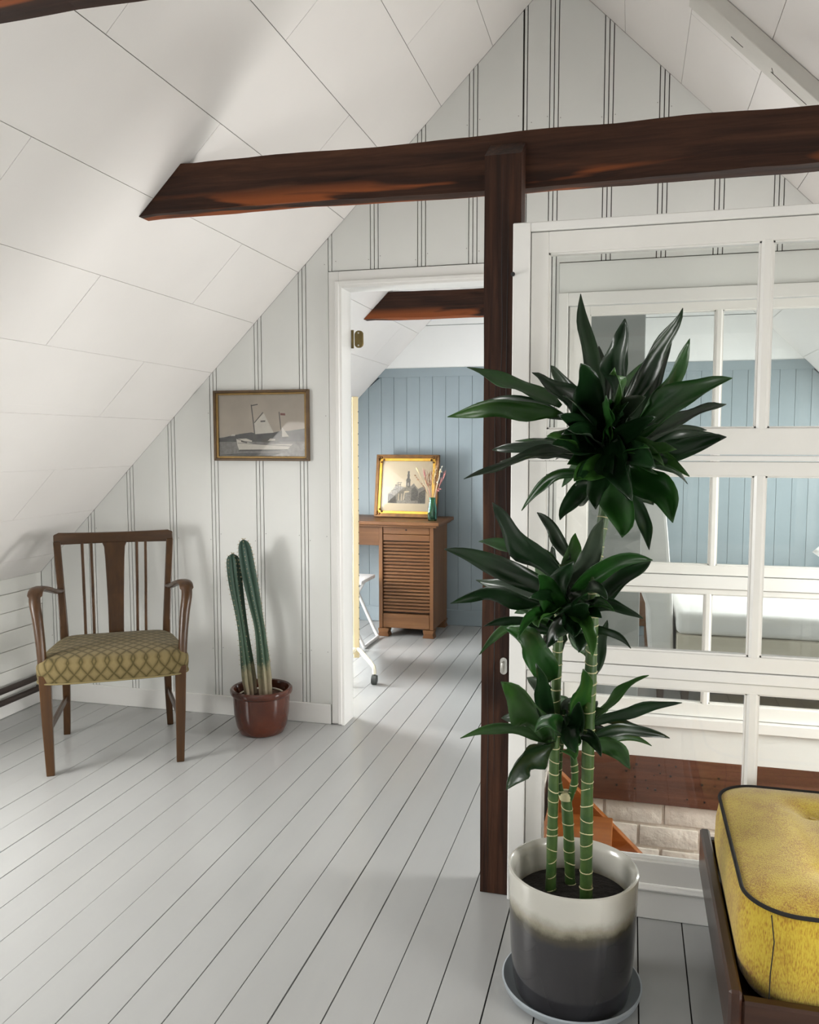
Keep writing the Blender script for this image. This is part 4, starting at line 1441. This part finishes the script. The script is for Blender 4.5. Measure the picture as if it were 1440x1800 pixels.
    (-0.132, 1.9, 0.92, -0.072, 1.84, 0.904, -0.064, 1.7, 0.874, 0.035, -20),
    (-0.136, 1.912, 0.916, -0.096, 1.876, 0.903, -0.113, 1.792, 0.883, 0.03, 1),
    (-0.143, 1.948, 0.909, -0.174, 1.984, 0.852, -0.157, 2.068, 0.78, 0.047, -12),
    (-0.147, 1.948, 0.91, -0.182, 1.984, 0.86, -0.198, 2.068, 0.787, 0.044, -34),
    (-0.148, 1.912, 0.92, -0.192, 1.876, 0.93, -0.182, 1.792, 0.901, 0.052, 39),
    (-0.149, 1.9, 0.923, -0.208, 1.84, 0.93, -0.216, 1.7, 0.901, 0.027, 1),
    (-0.155, 1.948, 0.919, -0.213, 1.984, 0.923, -0.274, 2.068, 0.874, 0.037, 4),
    (-0.151, 1.9, 0.933, -0.176, 1.84, 0.982, -0.2, 1.7, 0.98, 0.024, -20),
    (-0.154, 1.948, 0.927, -0.181, 1.984, 0.963, -0.239, 2.068, 0.933, 0.035, -10),
    (-0.152, 1.957, 0.929, -0.183, 2.011, 0.96, -0.24, 2.137, 0.964, 0.049, -33),
    (-0.15, 1.957, 0.931, -0.17, 2.011, 0.981, -0.233, 2.137, 0.998, 0.046, -44),
    (-0.146, 1.957, 0.933, -0.15, 2.011, 0.957, -0.177, 2.137, 0.966, 0.044, 48),
    (-0.141, 1.957, 0.934, -0.153, 2.011, 0.974, -0.138, 2.137, 1.003, 0.028, -22),
    (-0.137, 1.957, 0.932, -0.128, 2.011, 0.961, -0.11, 2.137, 0.974, 0.034, 18),
    (-0.134, 1.948, 0.933, -0.125, 1.984, 0.965, -0.092, 2.068, 0.969, 0.052, -20),
    (-0.129, 1.933, 0.931, -0.108, 1.939, 0.981, -0.056, 1.953, 0.968, 0.026, 29),
    (-0.126, 1.9, 0.935, -0.088, 1.84, 0.985, -0.04, 1.7, 0.993, 0.049, -41),
    (-0.163, 1.912, 0.616, -0.193, 1.876, 0.715, -0.264, 1.792, 0.779, 0.085, -38),
    (-0.161, 1.909, 0.644, -0.182, 1.867, 0.731, -0.188, 1.769, 0.833, 0.041, 11),
    (-0.157, 1.912, 0.61, -0.238, 1.876, 0.592, -0.246, 1.792, 0.537, 0.076, -48),
    (-0.164, 1.924, 0.605, -0.267, 1.912, 0.662, -0.373, 1.884, 0.612, 0.029, -27),
    (-0.069, 1.936, 0.663, -0.017, 1.948, 0.725, 0.05, 1.976, 0.765, 0.029, -49),
    (-0.081, 1.921, 0.654, 0.014, 1.903, 0.72, 0.116, 1.861, 0.737, 0.035, 41),
    (-0.081, 1.939, 0.614, 0.006, 1.957, 0.661, 0.098, 1.999, 0.614, 0.029, 3),
    (-0.076, 1.948, 0.649, -0.014, 1.984, 0.673, 0.041, 2.068, 0.602, 0.023, 39),
    (-0.075, 1.951, 0.603, -0.006, 1.993, 0.63, 0.064, 2.091, 0.558, 0.021, -5),
    (-0.074, 1.924, 0.613, -0.012, 1.912, 0.62, 0.013, 1.884, 0.574, 0.044, 23),
    (-0.113, 1.915, 0.666, -0.1, 1.885, 0.732, -0.087, 1.815, 0.808, 0.059, 37),
    (-0.125, 1.906, 0.681, -0.114, 1.858, 0.652, -0.099, 1.746, 0.649, 0.044, 18),
    (-0.16, 1.945, 0.618, -0.219, 1.975, 0.644, -0.299, 2.045, 0.612, 0.038, 20),
    (-0.127, 1.948, 0.62, -0.14, 1.984, 0.655, -0.157, 2.068, 0.677, 0.05, -16),
    (-0.121, 1.948, 0.621, -0.1, 1.984, 0.654, -0.068, 2.068, 0.663, 0.044, -33),
    (-0.147, 1.945, 0.66, -0.177, 1.975, 0.708, -0.239, 2.045, 0.721, 0.044, 3),
    (-0.112, 1.909, 0.622, -0.105, 1.867, 0.679, -0.095, 1.769, 0.752, 0.038, -31),
    (-0.139, 1.938, 0.623, -0.153, 1.952, 0.661, -0.184, 1.987, 0.685, 0.053, -3),
    (-0.114, 1.948, 0.625, -0.065, 1.984, 0.644, -0.027, 2.068, 0.572, 0.042, 40),
    (-0.115, 1.912, 0.631, -0.062, 1.876, 0.648, -0.049, 1.792, 0.629, 0.028, -14),
    (-0.121, 1.9, 0.631, -0.1, 1.84, 0.628, -0.098, 1.7, 0.65, 0.049, 43),
    (-0.132, 1.948, 0.614, -0.164, 1.984, 0.587, -0.158, 2.068, 0.526, 0.033, 33),
    (-0.138, 1.948, 0.618, -0.184, 1.984, 0.6, -0.213, 2.068, 0.527, 0.039, -9),
    (-0.137, 1.9, 0.642, -0.163, 1.84, 0.697, -0.178, 1.7, 0.707, 0.046, 24),
    (-0.139, 1.948, 0.633, -0.159, 1.984, 0.67, -0.218, 2.068, 0.625, 0.033, 32),
    (-0.133, 1.948, 0.639, -0.133, 1.984, 0.67, -0.176, 2.068, 0.664, 0.051, -29),
    (-0.126, 1.933, 0.646, -0.154, 1.939, 0.676, -0.123, 1.953, 0.705, 0.028, 8),
    (-0.119, 1.957, 0.634, -0.118, 2.011, 0.658, -0.084, 2.137, 0.625, 0.036, 30),
    (-0.115, 1.933, 0.64, -0.088, 1.939, 0.683, -0.039, 1.953, 0.682, 0.034, 9),
]



def leaf(B, K, T, w, roll, mt, seed):
    B, K, T = Vector(B), Vector(K), Vector(T)
    n = 14
    rows = []
    curl = random.uniform(0.25, 0.6)
    for i in range(n + 1):
        t = i / n
        p = B * (1 - t) ** 2 + K * 2 * t * (1 - t) + T * t * t
        d = ((K - B) * (1 - t) + (T - K) * t).normalized()
        face = Vector((0.12, -1.0, 0.30)).normalized()
        s = d.cross(face)
        if s.length < 0.15:
            s = d.cross(Vector((0, 0.3, 1)))
        s.normalize()
        s = Matrix.Rotation(math.radians(roll), 3, d) @ s
        nn = s.cross(d).normalized()
        prof_ = (t ** 0.60 * (1 - t) ** 0.85) / 0.3775
        base_w = 0.30 * (1 - t) ** 4
        hw = w / 2 * max(prof_, base_w)
        if i == n:
            hw = 0.0006
        wav = math.sin(t * 13 + seed) * hw * 0.32
        wav2 = math.sin(t * 11 + seed * 2.1) * hw * 0.22
        fold = hw * curl
        lw = (T - B).length
        p = p + s * math.sin(t * 5.2 + seed) * w * 0.13 * math.sin(math.pi * t) + nn * math.sin(t * 6.5 + seed * 1.7) * lw * 0.032 * t
        rows.append([p - s * hw + nn * (fold + wav), p - s * hw * 0.5 + nn * fold * 0.35, p, p + s * hw * 0.5 + nn * fold * 0.35, p + s * hw + nn * (fold + wav2)])
    bm_ = bmesh.new()
    V = [[bm_.verts.new(q) for q in r] for r in rows]
    for a, b in zip(V, V[1:]):
        for k in range(4):
            bm_.faces.new((a[k], a[k + 1], b[k + 1], b[k]))
    me = bpy.data.meshes.new('leaf')
    bm_.to_mesh(me)
    bm_.free()
    me.materials.append(MATS[mt])
    for p in me.polygons:
        p.use_smooth = True
    o = bpy.data.objects.new('leaf', me)
    COL.objects.link(o)
    o.parent = dr
    o.matrix_parent_inverse = DI
    md = o.modifiers.new('thickness', 'SOLIDIFY')
    md.thickness = 0.0008
    return o


for i, L in enumerate(LEAVES):
    mt = random.choices(['leaf_dark', 'leaf_mid', 'leaf_light', 'leaf_under'], [0.52, 0.33, 0.09, 0.06])[0]
    leaf(L[0:3], L[3:6], L[6:9], L[9], L[10], mt, i * 1.37)

# ------------------------------------------------------------------ footstool with yellow cushion
bx0, bx1, by0, by1 = 0.196, 0.93, 1.585, 2.270
st = thing('footstool', 'dark brown wooden tray-framed stool carrying the yellow cushion', 'stool', ((bx0 + bx1) / 2, (by0 + by1) / 2, 0))
FI = Matrix.Translation((-(bx0 + bx1) / 2, -(by0 + by1) / 2, 0))
for nm_, d, mt in (('side_rail', (bx0, bx0 + 0.024, by0, by1, 0.175, 0.285), 'bench_wood'), ('side_rail', (bx1 - 0.024, bx1, by0, by1, 0.175, 0.285), 'bench_wood'),
                   ('end_rail', (bx0 + 0.024, bx1 - 0.024, by0 + 0.001, by0 + 0.028, 0.175, 0.266), 'bench_wood_across'), ('end_rail', (bx0 + 0.024, bx1 - 0.024, by1 - 0.028, by1 - 0.001, 0.175, 0.266), 'bench_wood_across'),
                   ('tray', (bx0 + 0.024, bx1 - 0.024, by0 + 0.028, by1 - 0.028, 0.19, 0.222), 'bench_wood_across')):
    inv(box_obj(nm_, d, mt, st, 0.005), FI)
for xx in (bx0 + 0.03, bx1 - 0.06):
    for yy in (by0 + 0.03, by1 - 0.06):
        inv(MB().bar([(xx + 0.015, yy + 0.015, 0.0), (xx + 0.015, yy + 0.015, 0.189)], [(0.026, 0.026), (0.040, 0.040)]).build('leg', 'bench_wood', st, False, 0.002), FI)

qx0, qx1, qy0, qy1 = 0.226, 0.898, 1.618, 2.238
qcx, qcy = (qx0 + qx1) / 2, (qy0 + qy1) / 2
cu = thing('seat_cushion', 'thick mustard yellow cushion with dark piping and sunken buttons', 'cushion', (qcx, qcy, 0.2225))
BUT = [(sx * 0.135, sy * 0.14) for sx in (-1, 1) for sy in (-1, 1)]


def cushion_ring(z, grow, n=96, rc=0.10):
    hx, hy = (qx1 - qx0) / 2 + grow, (qy1 - qy0) / 2 + grow
    rc = max(0.02, rc + grow)
    pts = []
    per = n // 4
    for q, (cx_, cy_, a0) in enumerate(((hx - rc, hy - rc, 0), (-hx + rc, hy - rc, 90), (-hx + rc, -hy + rc, 180), (hx - rc, -hy + rc, 270))):
        for k in range(per):
            a = math.radians(a0 + 90 * k / (per - 1))
            pts.append((cx_ + rc * math.cos(a), cy_ + rc * math.sin(a), z))
    return pts


cr = [cushion_ring(0.0, -0.045), cushion_ring(0.012, -0.016), cushion_ring(0.035, -0.002), cushion_ring(0.09, 0.006), cushion_ring(0.15, 0.004), cushion_ring(0.196, -0.004), cushion_ring(0.200, -0.008)]
body = MB().loft(cr).build('cushion_side', 'yellow_fabric', cu, True)
bm_ = bmesh.new()
tops = []
for f in (1.0, 0.9, 0.8, 0.7, 0.6, 0.5, 0.4, 0.3, 0.2, 0.1):
    r = []
    for (x, y, z) in cushion_ring(0.2, -0.006):
        X, Y = x * f, y * f
        h = 0.200 + 0.030 * (1 - f ** 3) ** 0.7
        for bx_, by_ in BUT:
            dd = math.hypot(X - bx_, Y - by_)
            h -= 0.030 * math.exp(-(dd / 0.045) ** 2)
        r.append(bm_.verts.new((X, Y, h)))
    tops.append(r)
for a, b in zip(tops, tops[1:]):
    for i in range(len(a)):
        j = (i + 1) % len(a)
        bm_.faces.new((a[i], a[j], b[j], b[i]))
bm_.faces.new(tops[-1])
bmesh.ops.recalc_face_normals(bm_, faces=bm_.faces)
me = bpy.data.meshes.new('cushion_top')
bm_.to_mesh(me)
bm_.free()
me.materials.append(MATS['yellow_fabric'])
for p in me.polygons:
    p.use_smooth = True
    if p.normal.z < 0:
        p.flip()
ct = bpy.data.objects.new('cushion_top', me)
COL.objects.link(ct)
ct.parent = cu
rp = [Vector(p) for p in cushion_ring(0.201, -0.003)]
MB().tube(rp + [rp[0]], 0.0042, 8).build('piping', 'piping', cu, True)
for bx_, by_ in BUT:
    MB().lathe([(0.0, 0.001), (0.010, 0.0), (0.012, 0.004), (0.007, 0.009)][1:], 16, (bx_, by_, 0.196)).build('button', 'yellow_fabric', cu, True)
sm = MB()
for sx, sy in ((-1, -1), (1, -1), (-1, 1), (1, 1)):
    hx, hy = (qx1 - qx0) / 2, (qy1 - qy0) / 2
    sm.tube([(sx * (hx - 0.045), sy * (hy - 0.002), 0.012), (sx * (hx - 0.045), sy * (hy + 0.0045), 0.09), (sx * (hx - 0.05), sy * (hy + 0.002), 0.15), (sx * (hx - 0.045), sy * (hy - 0.005), 0.198)], 0.0011, 6)
so = sm.build('corner_seams', 'piping', cu)
so['kind'] = 'stuff'

# ------------------------------------------------------------------ stairs going down
stairs = thing('staircase', 'orange pine staircase descending into the stairwell', 'stairs', (WELL[0], 3.0, -2.5))
TI = Matrix.Translation((-WELL[0], -3.0, 2.5))
sx0, sz0 = -0.29, -0.03
run, rise = 0.20, 0.19
NST = 12
for yy in (2.62, 3.335):
    mb = MB()
    dxs = (NST) * run
    s = rise / run
    mb.prism([(sx0, yy, sz0), (sx0 + 0.045, yy, sz0), (sx0 + 2.33, yy, sz0 - 2.285 * s), (sx0 + 2.33, yy, sz0 - 2.285 * s - 0.27), (sx0, yy, sz0 - 0.31)], (0, 0.036, 0))
    inv(mb.build('stringer', 'pine', stairs, False, 0.003), TI)
for k in range(NST - 1):
    xa = sx0 + 0.02 + k * run
    za = sz0 - 0.16 - k * rise
    inv(box_obj('tread', (xa, xa + run + 0.03, 2.657, 3.334, za - 0.03, za), 'pine', stairs, 0.003), TI)
    inv(box_obj('riser', (xa + 0.002, xa + 0.018, 2.657, 3.334, za + 0.0005, za + rise - 0.031 if k else sz0 - 0.002), 'pine', stairs), TI)

# ------------------------------------------------------------------ far room: chimney stack
mb = MB()
mb.box(-0.62, 0.052, 3.93, 4.23, 0.0, 3.0)
struct(mb.build('wall_chimney', 'chimney_shade_grey', None, False, 0.006), 'white chimney stack, its shade painted in grey, in the far room behind the interior window', 'chimney')

# ------------------------------------------------------------------ desk with tambour pedestal
dk = thing('writing_desk', 'brown oak writing desk with a slatted roll-front pedestal by the blue wall', 'desk', (-1.9, 5.55, 0))
KI = Matrix.Translation((1.9, -5.55, 0))
dy0, dy1 = 5.345, 5.765


def kp(name, dims, mt='desk_wood', bevel=0.002, parent=None):
    o = box_obj(name, dims, mt, parent or dk, bevel)
    if parent is None:
        o.matrix_parent_inverse = KI
    return o


tm = MB()
tm.box(-2.64, -1.195, dy0 - 0.045, dy1 + 0.02, 0.752, 0.776, 0.006, 2)
tm.box(-2.62, -1.215, dy0 - 0.025, dy1 + 0.02, 0.738, 0.752, 0.003)
inv(tm.build('desk_top', 'desk_wood', dk), KI)


def pedestal(xa, xb, full):
    kp('side_panel', (xa, xa + 0.026, dy0, dy1, 0.055, 0.738), 'desk_wood_up')
    kp('side_panel', (xb - 0.026, xb, dy0, dy1, 0.055, 0.738), 'desk_wood_up')
    kp('back_panel', (xa + 0.026, xb - 0.026, dy1 - 0.012, dy1, 0.055, 0.738))
    dr_ = kp('drawer', (xa + 0.029, xb - 0.029, dy0 + 0.006, dy0 + 0.028, 0.690, 0.736))
    mb = MB()
    mb.tube([((xa + xb) / 2, dy0 + 0.0065, 0.718), ((xa + xb) / 2, dy0 + 0.0045, 0.718)], 0.006, 10)
    mb.build('keyhole', 'hole_dark', dr_)
    kp('rail', (xa + 0.028, xb - 0.028, dy0 + 0.008, dy0 + 0.028, 0.645, 0.687))
    tb = kp('tambour_back', (xa + 0.027, xb - 0.027, dy0 + 0.022, dy0 + 0.03, 0.16, 0.644), 'hole_dark', 0)
    nsl = 21
    for i in range(nsl):
        z0 = 0.164 + i * (0.478 / nsl)
        mb = MB()
        mb.tube([(xa + 0.029, dy0 + 0.019, z0 + 0.010), (xb - 0.029, dy0 + 0.019, z0 + 0.010)], 0.0095, 8)
        mb.build('slat', 'desk_wood', tb, True)
    kp('plinth_rail', (xa + 0.028, xb - 0.028, dy0 + 0.003, dy0 + 0.024, 0.058, 0.155))
    for fx in (xa - 0.006, xb - 0.072):
        for fy in (dy0 - 0.008, dy1 - 0.07):
            mb = MB()
            mb.prism([(fx, fy, 0.0), (fx + 0.078, fy, 0.0), (fx + 0.070, fy, 0.025), (fx + 0.078, fy, 0.054), (fx, fy, 0.054), (fx + 0.006, fy, 0.025)], (0, 0.075, 0))
            inv(mb.build('bracket_foot', 'desk_wood', dk, False, 0.003), KI)


pedestal(-1.615, -1.240, True)
pedestal(-2.60, -2.225, False)
ad = kp('knee_drawer', (-2.224, -1.616, dy0 + 0.01, dy0 + 0.035, 0.610, 0.737))

# gilt framed engraving leaning on the desk
ge = thing('gilt_framed_engraving', 'gilt framed engraving of a tall church tower leaning on the desk', 'picture', (-1.50, 5.62, 0.7765))
ge.rotation_euler = (math.radians(-9), 0, math.radians(-3))
fw, fh = 0.455, 0.435
GI = Matrix.Identity(4)
inn = frame_parts(ge, GI, -fw / 2, fw / 2, 0.0, fh, -0.030, 0.0, 0.043, ('gilt_dark', 'gilt'))
for sx in (-1, 1):
    for zc in (0.021, fh - 0.021):
        cm_ = MB()
        for q in range(5):
            rr = 0.010 - q * 0.0008
            ax, az = sx * (fw / 2 - 0.021) - sx * (q % 3) * 0.017, zc + (1 if zc < 0.2 else -1) * (q // 2) * 0.016
            cm_.tube([(ax, -0.030, az), (ax, -0.037, az)], [rr, rr * 0.5], 9)
        cm_.build('corner_ornament', 'gilt_dark', ge, True)
lay = [('mount_paper', [[(0, 0), (1, 0), (1, 1), (0, 1)]])]
bx_a, bx_b, bz_a, bz_b = 0.13, 0.87, 0.155, 0.85


def U(u, v):
    return (bx_a + (bx_b - bx_a) * u, bz_a + (bz_b - bz_a) * v)


lay.append(('print_mid', [[U(0, 0), U(1, 0), U(1, 0.46), U(0.95, 0.50), U(0.86, 0.46), U(0.80, 0.42), U(0.72, 0.52), U(0.68, 0.58), U(0.60, 0.50), U(0.45, 0.46), U(0.30, 0.50), U(0.20, 0.52), U(0.10, 0.36), U(0.0, 0.28)]]))
lay.append(('print_ink', [[U(0.475, 0.48), U(0.585, 0.48), U(0.585, 0.66), U(0.475, 0.66)], [U(0.465, 0.66), U(0.595, 0.66), U(0.57, 0.72), U(0.49, 0.72)], [U(0.50, 0.72), U(0.56, 0.72), U(0.56, 0.80), U(0.50, 0.80)],
                          [U(0.49, 0.80), U(0.57, 0.80), U(0.55, 0.86), U(0.51, 0.86)], [U(0.505, 0.86), U(0.555, 0.86), U(0.555, 0.93), U(0.505, 0.93)],
                          [U(0.0, 0.02), U(0.25, 0.0), U(0.2, 0.2), U(0.06, 0.28), U(0, 0.24)], [U(0.80, 0.02), U(1, 0.02), U(1, 0.42), U(0.9, 0.36), U(0.82, 0.30)], [U(0.62, 0.08), U(0.80, 0.08), U(0.80, 0.36), U(0.70, 0.48), U(0.62, 0.42)],
                          line(U(0.08, 0.36), U(0.26, 0.42), 0.010), line(U(0.18, 0.52), U(0.34, 0.54), 0.012), line(U(0.22, 0.58), U(0.36, 0.60), 0.008), line(U(0.26, 0.1), U(0.27, 0.62), 0.008), line(U(0.32, 0.1), U(0.33, 0.58), 0.008)]))
lay.append(('mount_paper', [line(U(0.53, 0.50), U(0.53, 0.60), 0.012), line(U(0.28, 0.08), U(0.285, 0.28), 0.016), line(U(0.36, 0.08), U(0.365, 0.28), 0.014), [U(0.40, 0.1), U(0.60, 0.1), U(0.56, 0.36), U(0.44, 0.36)]]))
lay.append(('print_mid', [[U(0.42, 0.06), U(0.62, 0.06), U(0.58, 0.33), U(0.45, 0.30)]]))
flat_print('engraving', ge, GI, inn[0], inn[1], inn[2], inn[3], -0.010, lay)
box_obj('backing', (inn[0] - 0.004, inn[1] + 0.004, -0.0095, -0.002, inn[2] - 0.004, inn[3] + 0.004), 'gilt_dark', ge)
box_obj('picture_glass', (inn[0], inn[1], -0.0165, -0.0145, inn[2], inn[3]), 'picture_glass', ge)

# fluted green glass vase and dried stems
vx, vy = -1.268, 5.43
vs = thing('glass_vase', 'small fluted teal glass vase on the desk corner', 'vase', (vx, vy, 0.7765))
rings = []
for r, z in ((0.026, 0.0), (0.029, 0.004), (0.031, 0.05), (0.028, 0.095), (0.021, 0.125), (0.020, 0.150), (0.022, 0.156), (0.018, 0.156), (0.017, 0.13), (0.024, 0.09), (0.026, 0.05), (0.024, 0.010)):
    rings.append([(r * (1 + 0.06 * math.cos(k * math.pi * 2 / 5)) * math.cos(2 * math.pi * k / 50), r * (1 + 0.06 * math.cos(k * math.pi * 2 / 5)) * math.sin(2 * math.pi * k / 50), z) for k in range(50)])
MB().loft(rings).build('glass_body', 'vase_glass', vs, True)
STEMS = [((-0.105, 0.00, 0.345), 'dry_straw', 'ear'), ((-0.118, 0.01, 0.30), 'dry_brown', 'berry'), ((0.065, 0.0, 0.365), 'dry_white', 'berry'), ((0.085, 0.01, 0.31), 'dry_pink', 'plume'), ((0.035, 0.01, 0.375), 'dry_brown', 'plume'),
         ((-0.03, 0.01, 0.30), 'dry_brown', 'plume'), ((-0.005, -0.01, 0.32), 'dry_brown', 'plume'), ((0.02, 0.0, 0.34), 'dry_straw', 'plume'), ((0.05, 0.01, 0.21), 'dry_pink', 'berry'), ((-0.06, 0.01, 0.31), 'dry_pink', 'plume'), ((0.055, -0.01, 0.33), 'dry_straw', 'ear'), ((-0.045, -0.01, 0.27), 'dry_brown', 'plume')]
bq = thing('dried_bouquet', 'bunch of dried grasses and seed heads standing in the teal vase', 'dried flowers', (vx, vy, 0.7765))
for i, (tip, mt, kind) in enumerate(STEMS):
    t = Vector(tip)
    b = Vector((random.uniform(-0.008, 0.008), random.uniform(-0.008, 0.008), 0.02))
    mid = Vector((t.x * 0.30, t.y * 0.3, 0.18))
    F = smooth_path([b, mid, t * 0.7 + mid * 0.3, t], 4)
    mb = MB()
    mb.tube(F, 0.0016, 5)
    if kind == 'plume':
        for q in range(16):
            u = 0.5 + 0.5 * q / 16
            p = F[int(u * (len(F) - 1))]
            e = Vector((random.uniform(-0.016, 0.016), random.uniform(-0.012, 0.012), random.uniform(0.018, 0.045)))
            mb.tube([p, p + e], [0.0024, 0.0008], 4)
    elif kind == 'ear':
        mb.tube([F[-1] - (F[-1] - F[-5]) * 0.6, F[-1], F[-1] + (F[-1] - F[-5]) * 0.25], [0.002, 0.0065, 0.001], 7)
    else:
        for q in range(9):
            u = 0.55 + 0.45 * q / 8
            p = F[int(u * (len(F) - 1))] + Vector((random.uniform(-0.008, 0.008), random.uniform(-0.008, 0.008), random.uniform(-0.006, 0.006)))
            bmesh.ops.create_icosphere(mb.bm, subdivisions=1, radius=0.0048, matrix=Matrix.Translation(p))
    so = mb.build('dried_stem', mt, bq, True)

# ------------------------------------------------------------------ white folding chair beside the desk
fc = thing('folding_chair', 'white tubular folding chair partly hidden by the door frame', 'chair', (-1.70, 5.12, 0))
for sy in (-0.15, 0.15):
    MB().tube(smooth_path([(0.10, sy, 0.012), (0.055, sy, 0.10), (-0.11, sy, 0.46), (-0.24, sy, 0.80)], 3), 0.011, 10).build('back_tube', 'white_metal', fc, True)
    MB().tube([(-0.20, sy * 0.9, 0.012), (0.0, sy * 0.9, 0.36), (0.02, sy * 0.9, 0.40)], 0.010, 10).build('front_tube', 'white_metal', fc, True)
MB().tube([(0.10, -0.15, 0.012), (0.10, 0.15, 0.012)], 0.011, 10).build('foot_tube', 'white_metal', fc, True)
MB().tube([(-0.20, -0.135, 0.012), (-0.20, 0.135, 0.012)], 0.010, 10).build('foot_tube', 'white_metal', fc, True)
MB().box(-0.28, 0.085, -0.15, 0.15, 0.405, 0.430, 0.010, 2).build('seat', 'white_metal', fc, True)
MB().box(-0.262, -0.236, -0.15, 0.15, 0.66, 0.80, 0.010, 2).build('backrest', 'white_metal', fc, True)

# ------------------------------------------------------------------ cream rolling screen seen edge-on
rs = thing('rolling_screen', 'cream metal room screen on castors, seen edge-on in the doorway', 'screen', (-1.462, 4.40, 0))
dirv = Vector((-0.345, 0.939, 0)).normalized()
rs.rotation_euler = (0, 0, math.atan2(dirv.y, dirv.x))
MB().box(-0.018, 0.018, -0.017, 0.017, 0.10, 1.545, 0.003).build('upright', 'cream_metal', rs)
MB().box(0.31, 0.346, -0.017, 0.017, 0.10, 1.545, 0.003).build('upright', 'cream_metal', rs)
MB().box(-0.012, 0.34, 0.018, 0.026, 0.12, 1.54, 0.002).build('screen_panel', 'white_metal', rs)
sl = MB()
for i in range(22):
    z = 0.20 + i * 0.06
    sl.box(-0.0188, -0.012, -0.0178, -0.0145, z, z + 0.006)
so = sl.build('slots', 'hole_dark', rs)
so['kind'] = 'stuff'
for xx, sg in ((0.0, -1), (0.328, 1)):
    for sy in ((-1, 1) if sg < 0 else (-0.1, 1)):
        q = [(0.0, 0.0, 0.150), (0.04, 0.02, 0.146), (0.165, 0.074, 0.106), (0.192, 0.086, 0.094), (0.20, 0.089, 0.080), (0.20, 0.089, 0.058)]
        fo = MB().tube([(xx + sg * a, sy * b, c) for a, b, c in q], 0.012, 8).build('foot', 'cream_metal_pale', rs, True)
        cs = MB()
        ex, ey = xx + sg * 0.20, sy * 0.089
        cs.tube([(ex, ey, 0.075), (ex, ey, 0.045)], 0.006, 8)
        cs.tube([(ex - 0.004, ey - 0.012, 0.026), (ex + 0.004, ey + 0.012, 0.026)], 0.0255, 18)
        cs.build('castor', 'rubber', fo, True)

# ------------------------------------------------------------------ white covered daybed, pillow, bedside cabinet
bd = thing('daybed', 'white covered daybed with its shaded front painted beige behind the interior window', 'bed', (0.98, 4.85, 0))
EI = Matrix.Translation((-0.98, -4.85, 0))
inv(MB().box(0.232, 1.75, 4.245, 5.45, 0.36, 0.475, 0.035, 3).build('bedspread', 'bedspread', bd, True), EI)
inv(MB().box(0.236, 1.74, 4.235, 5.44, 0.135, 0.3595, 0.012, 2).build('shaded_bed_side', 'bedspread_shade', bd, True), EI)  # lower bed sides, shade painted in as beige
for xx in (0.28, 1.66):
    for yy in (4.27, 5.38):
        inv(MB().bar([(xx, yy, 0.0), (xx, yy, 0.135)], [(0.030, 0.030), (0.042, 0.042)]).build('leg', 'chair_wood', bd, False, 0.003), EI)
hd = thing('draped_headboard', 'tall headboard under a white loose cover at the left end of the daybed', 'headboard', (0.14, 4.86, 0))
HI = Matrix.Translation((-0.14, -4.86, 0))
prof = [(0.115, 0.13), (0.095, 0.47), (0.035, 0.62), (0.03, 1.17), (0.055, 1.22), (0.11, 1.22), (0.15, 1.18), (0.185, 0.85), (0.215, 0.52), (0.228, 0.13)]
inv(MB().prism([(x, 4.30, z) for x, z in prof], (0, 1.12, 0)).build('loose_cover', 'bedspread', hd, False, 0.015), HI)
for yy in (4.33, 5.36):
    inv(MB().bar([(0.165, yy, 0.0), (0.165, yy, 0.131)], [(0.030, 0.030), (0.042, 0.042)]).build('leg', 'chair_wood', hd, False, 0.003), HI)
pw = thing('pillow', 'white pillow standing on one corner on the daybed, at the right edge', 'pillow', (1.17, 5.0, 0.4755))
bm_ = bmesh.new()
bmesh.ops.create_cube(bm_, size=1.0)
bmesh.ops.subdivide_edges(bm_, edges=bm_.edges[:], cuts=9, use_grid_fill=True)
for v in bm_.verts:
    u, w_ = v.co.x * 2, v.co.y * 2
    th = 0.07 * max(0.0, (1 - u ** 2) * (1 - w_ ** 2)) ** 0.45 + 0.006
    sh = 1 - 0.10 * (1 - w_ ** 2 if abs(u) > 0.99 else 0)
    v.co = Vector((v.co.x * 0.30 * (1 - 0.08 * (1 - w_ ** 2) * abs(u)), v.co.z * 2 * th, v.co.y * 0.28 * (1 - 0.08 * (1 - u ** 2) * abs(w_))))
me = bpy.data.meshes.new('pillow_case')
bm_.to_mesh(me)
bm_.free()
me.materials.append(MATS['bedspread'])
for p in me.polygons:
    p.use_smooth = True
pc = bpy.data.objects.new('pillow_case', me)
COL.objects.link(pc)
pc.parent = pw
pc.location = (0, 0, 0.225)
pc.rotation_euler = (math.radians(-14), math.radians(42), 0)
bc = thing('bedside_cabinet', 'small brown wooden cabinet foot glimpsed left of the daybed by the blue wall', 'cabinet', (-0.02, 5.62, 0))
MB().box(-0.16, 0.16, -0.14, 0.14, 0.13, 0.50, 0.004).build('body', 'desk_wood', bc)
MB().box(-0.175, 0.175, -0.155, 0.155, 0.50, 0.52, 0.004).build('cabinet_top', 'desk_wood', bc)
MB().box(-0.14, 0.14, -0.146, -0.1395, 0.16, 0.47, 0.003).build('door_panel', 'desk_wood_up', bc)
for sx in (-0.14, 0.14):
    for sy in (-0.12, 0.12):
        MB().bar([(sx, sy, 0.0), (sx, sy, 0.13)], [(0.022, 0.022), (0.032, 0.032)]).build('leg', 'desk_wood', bc)
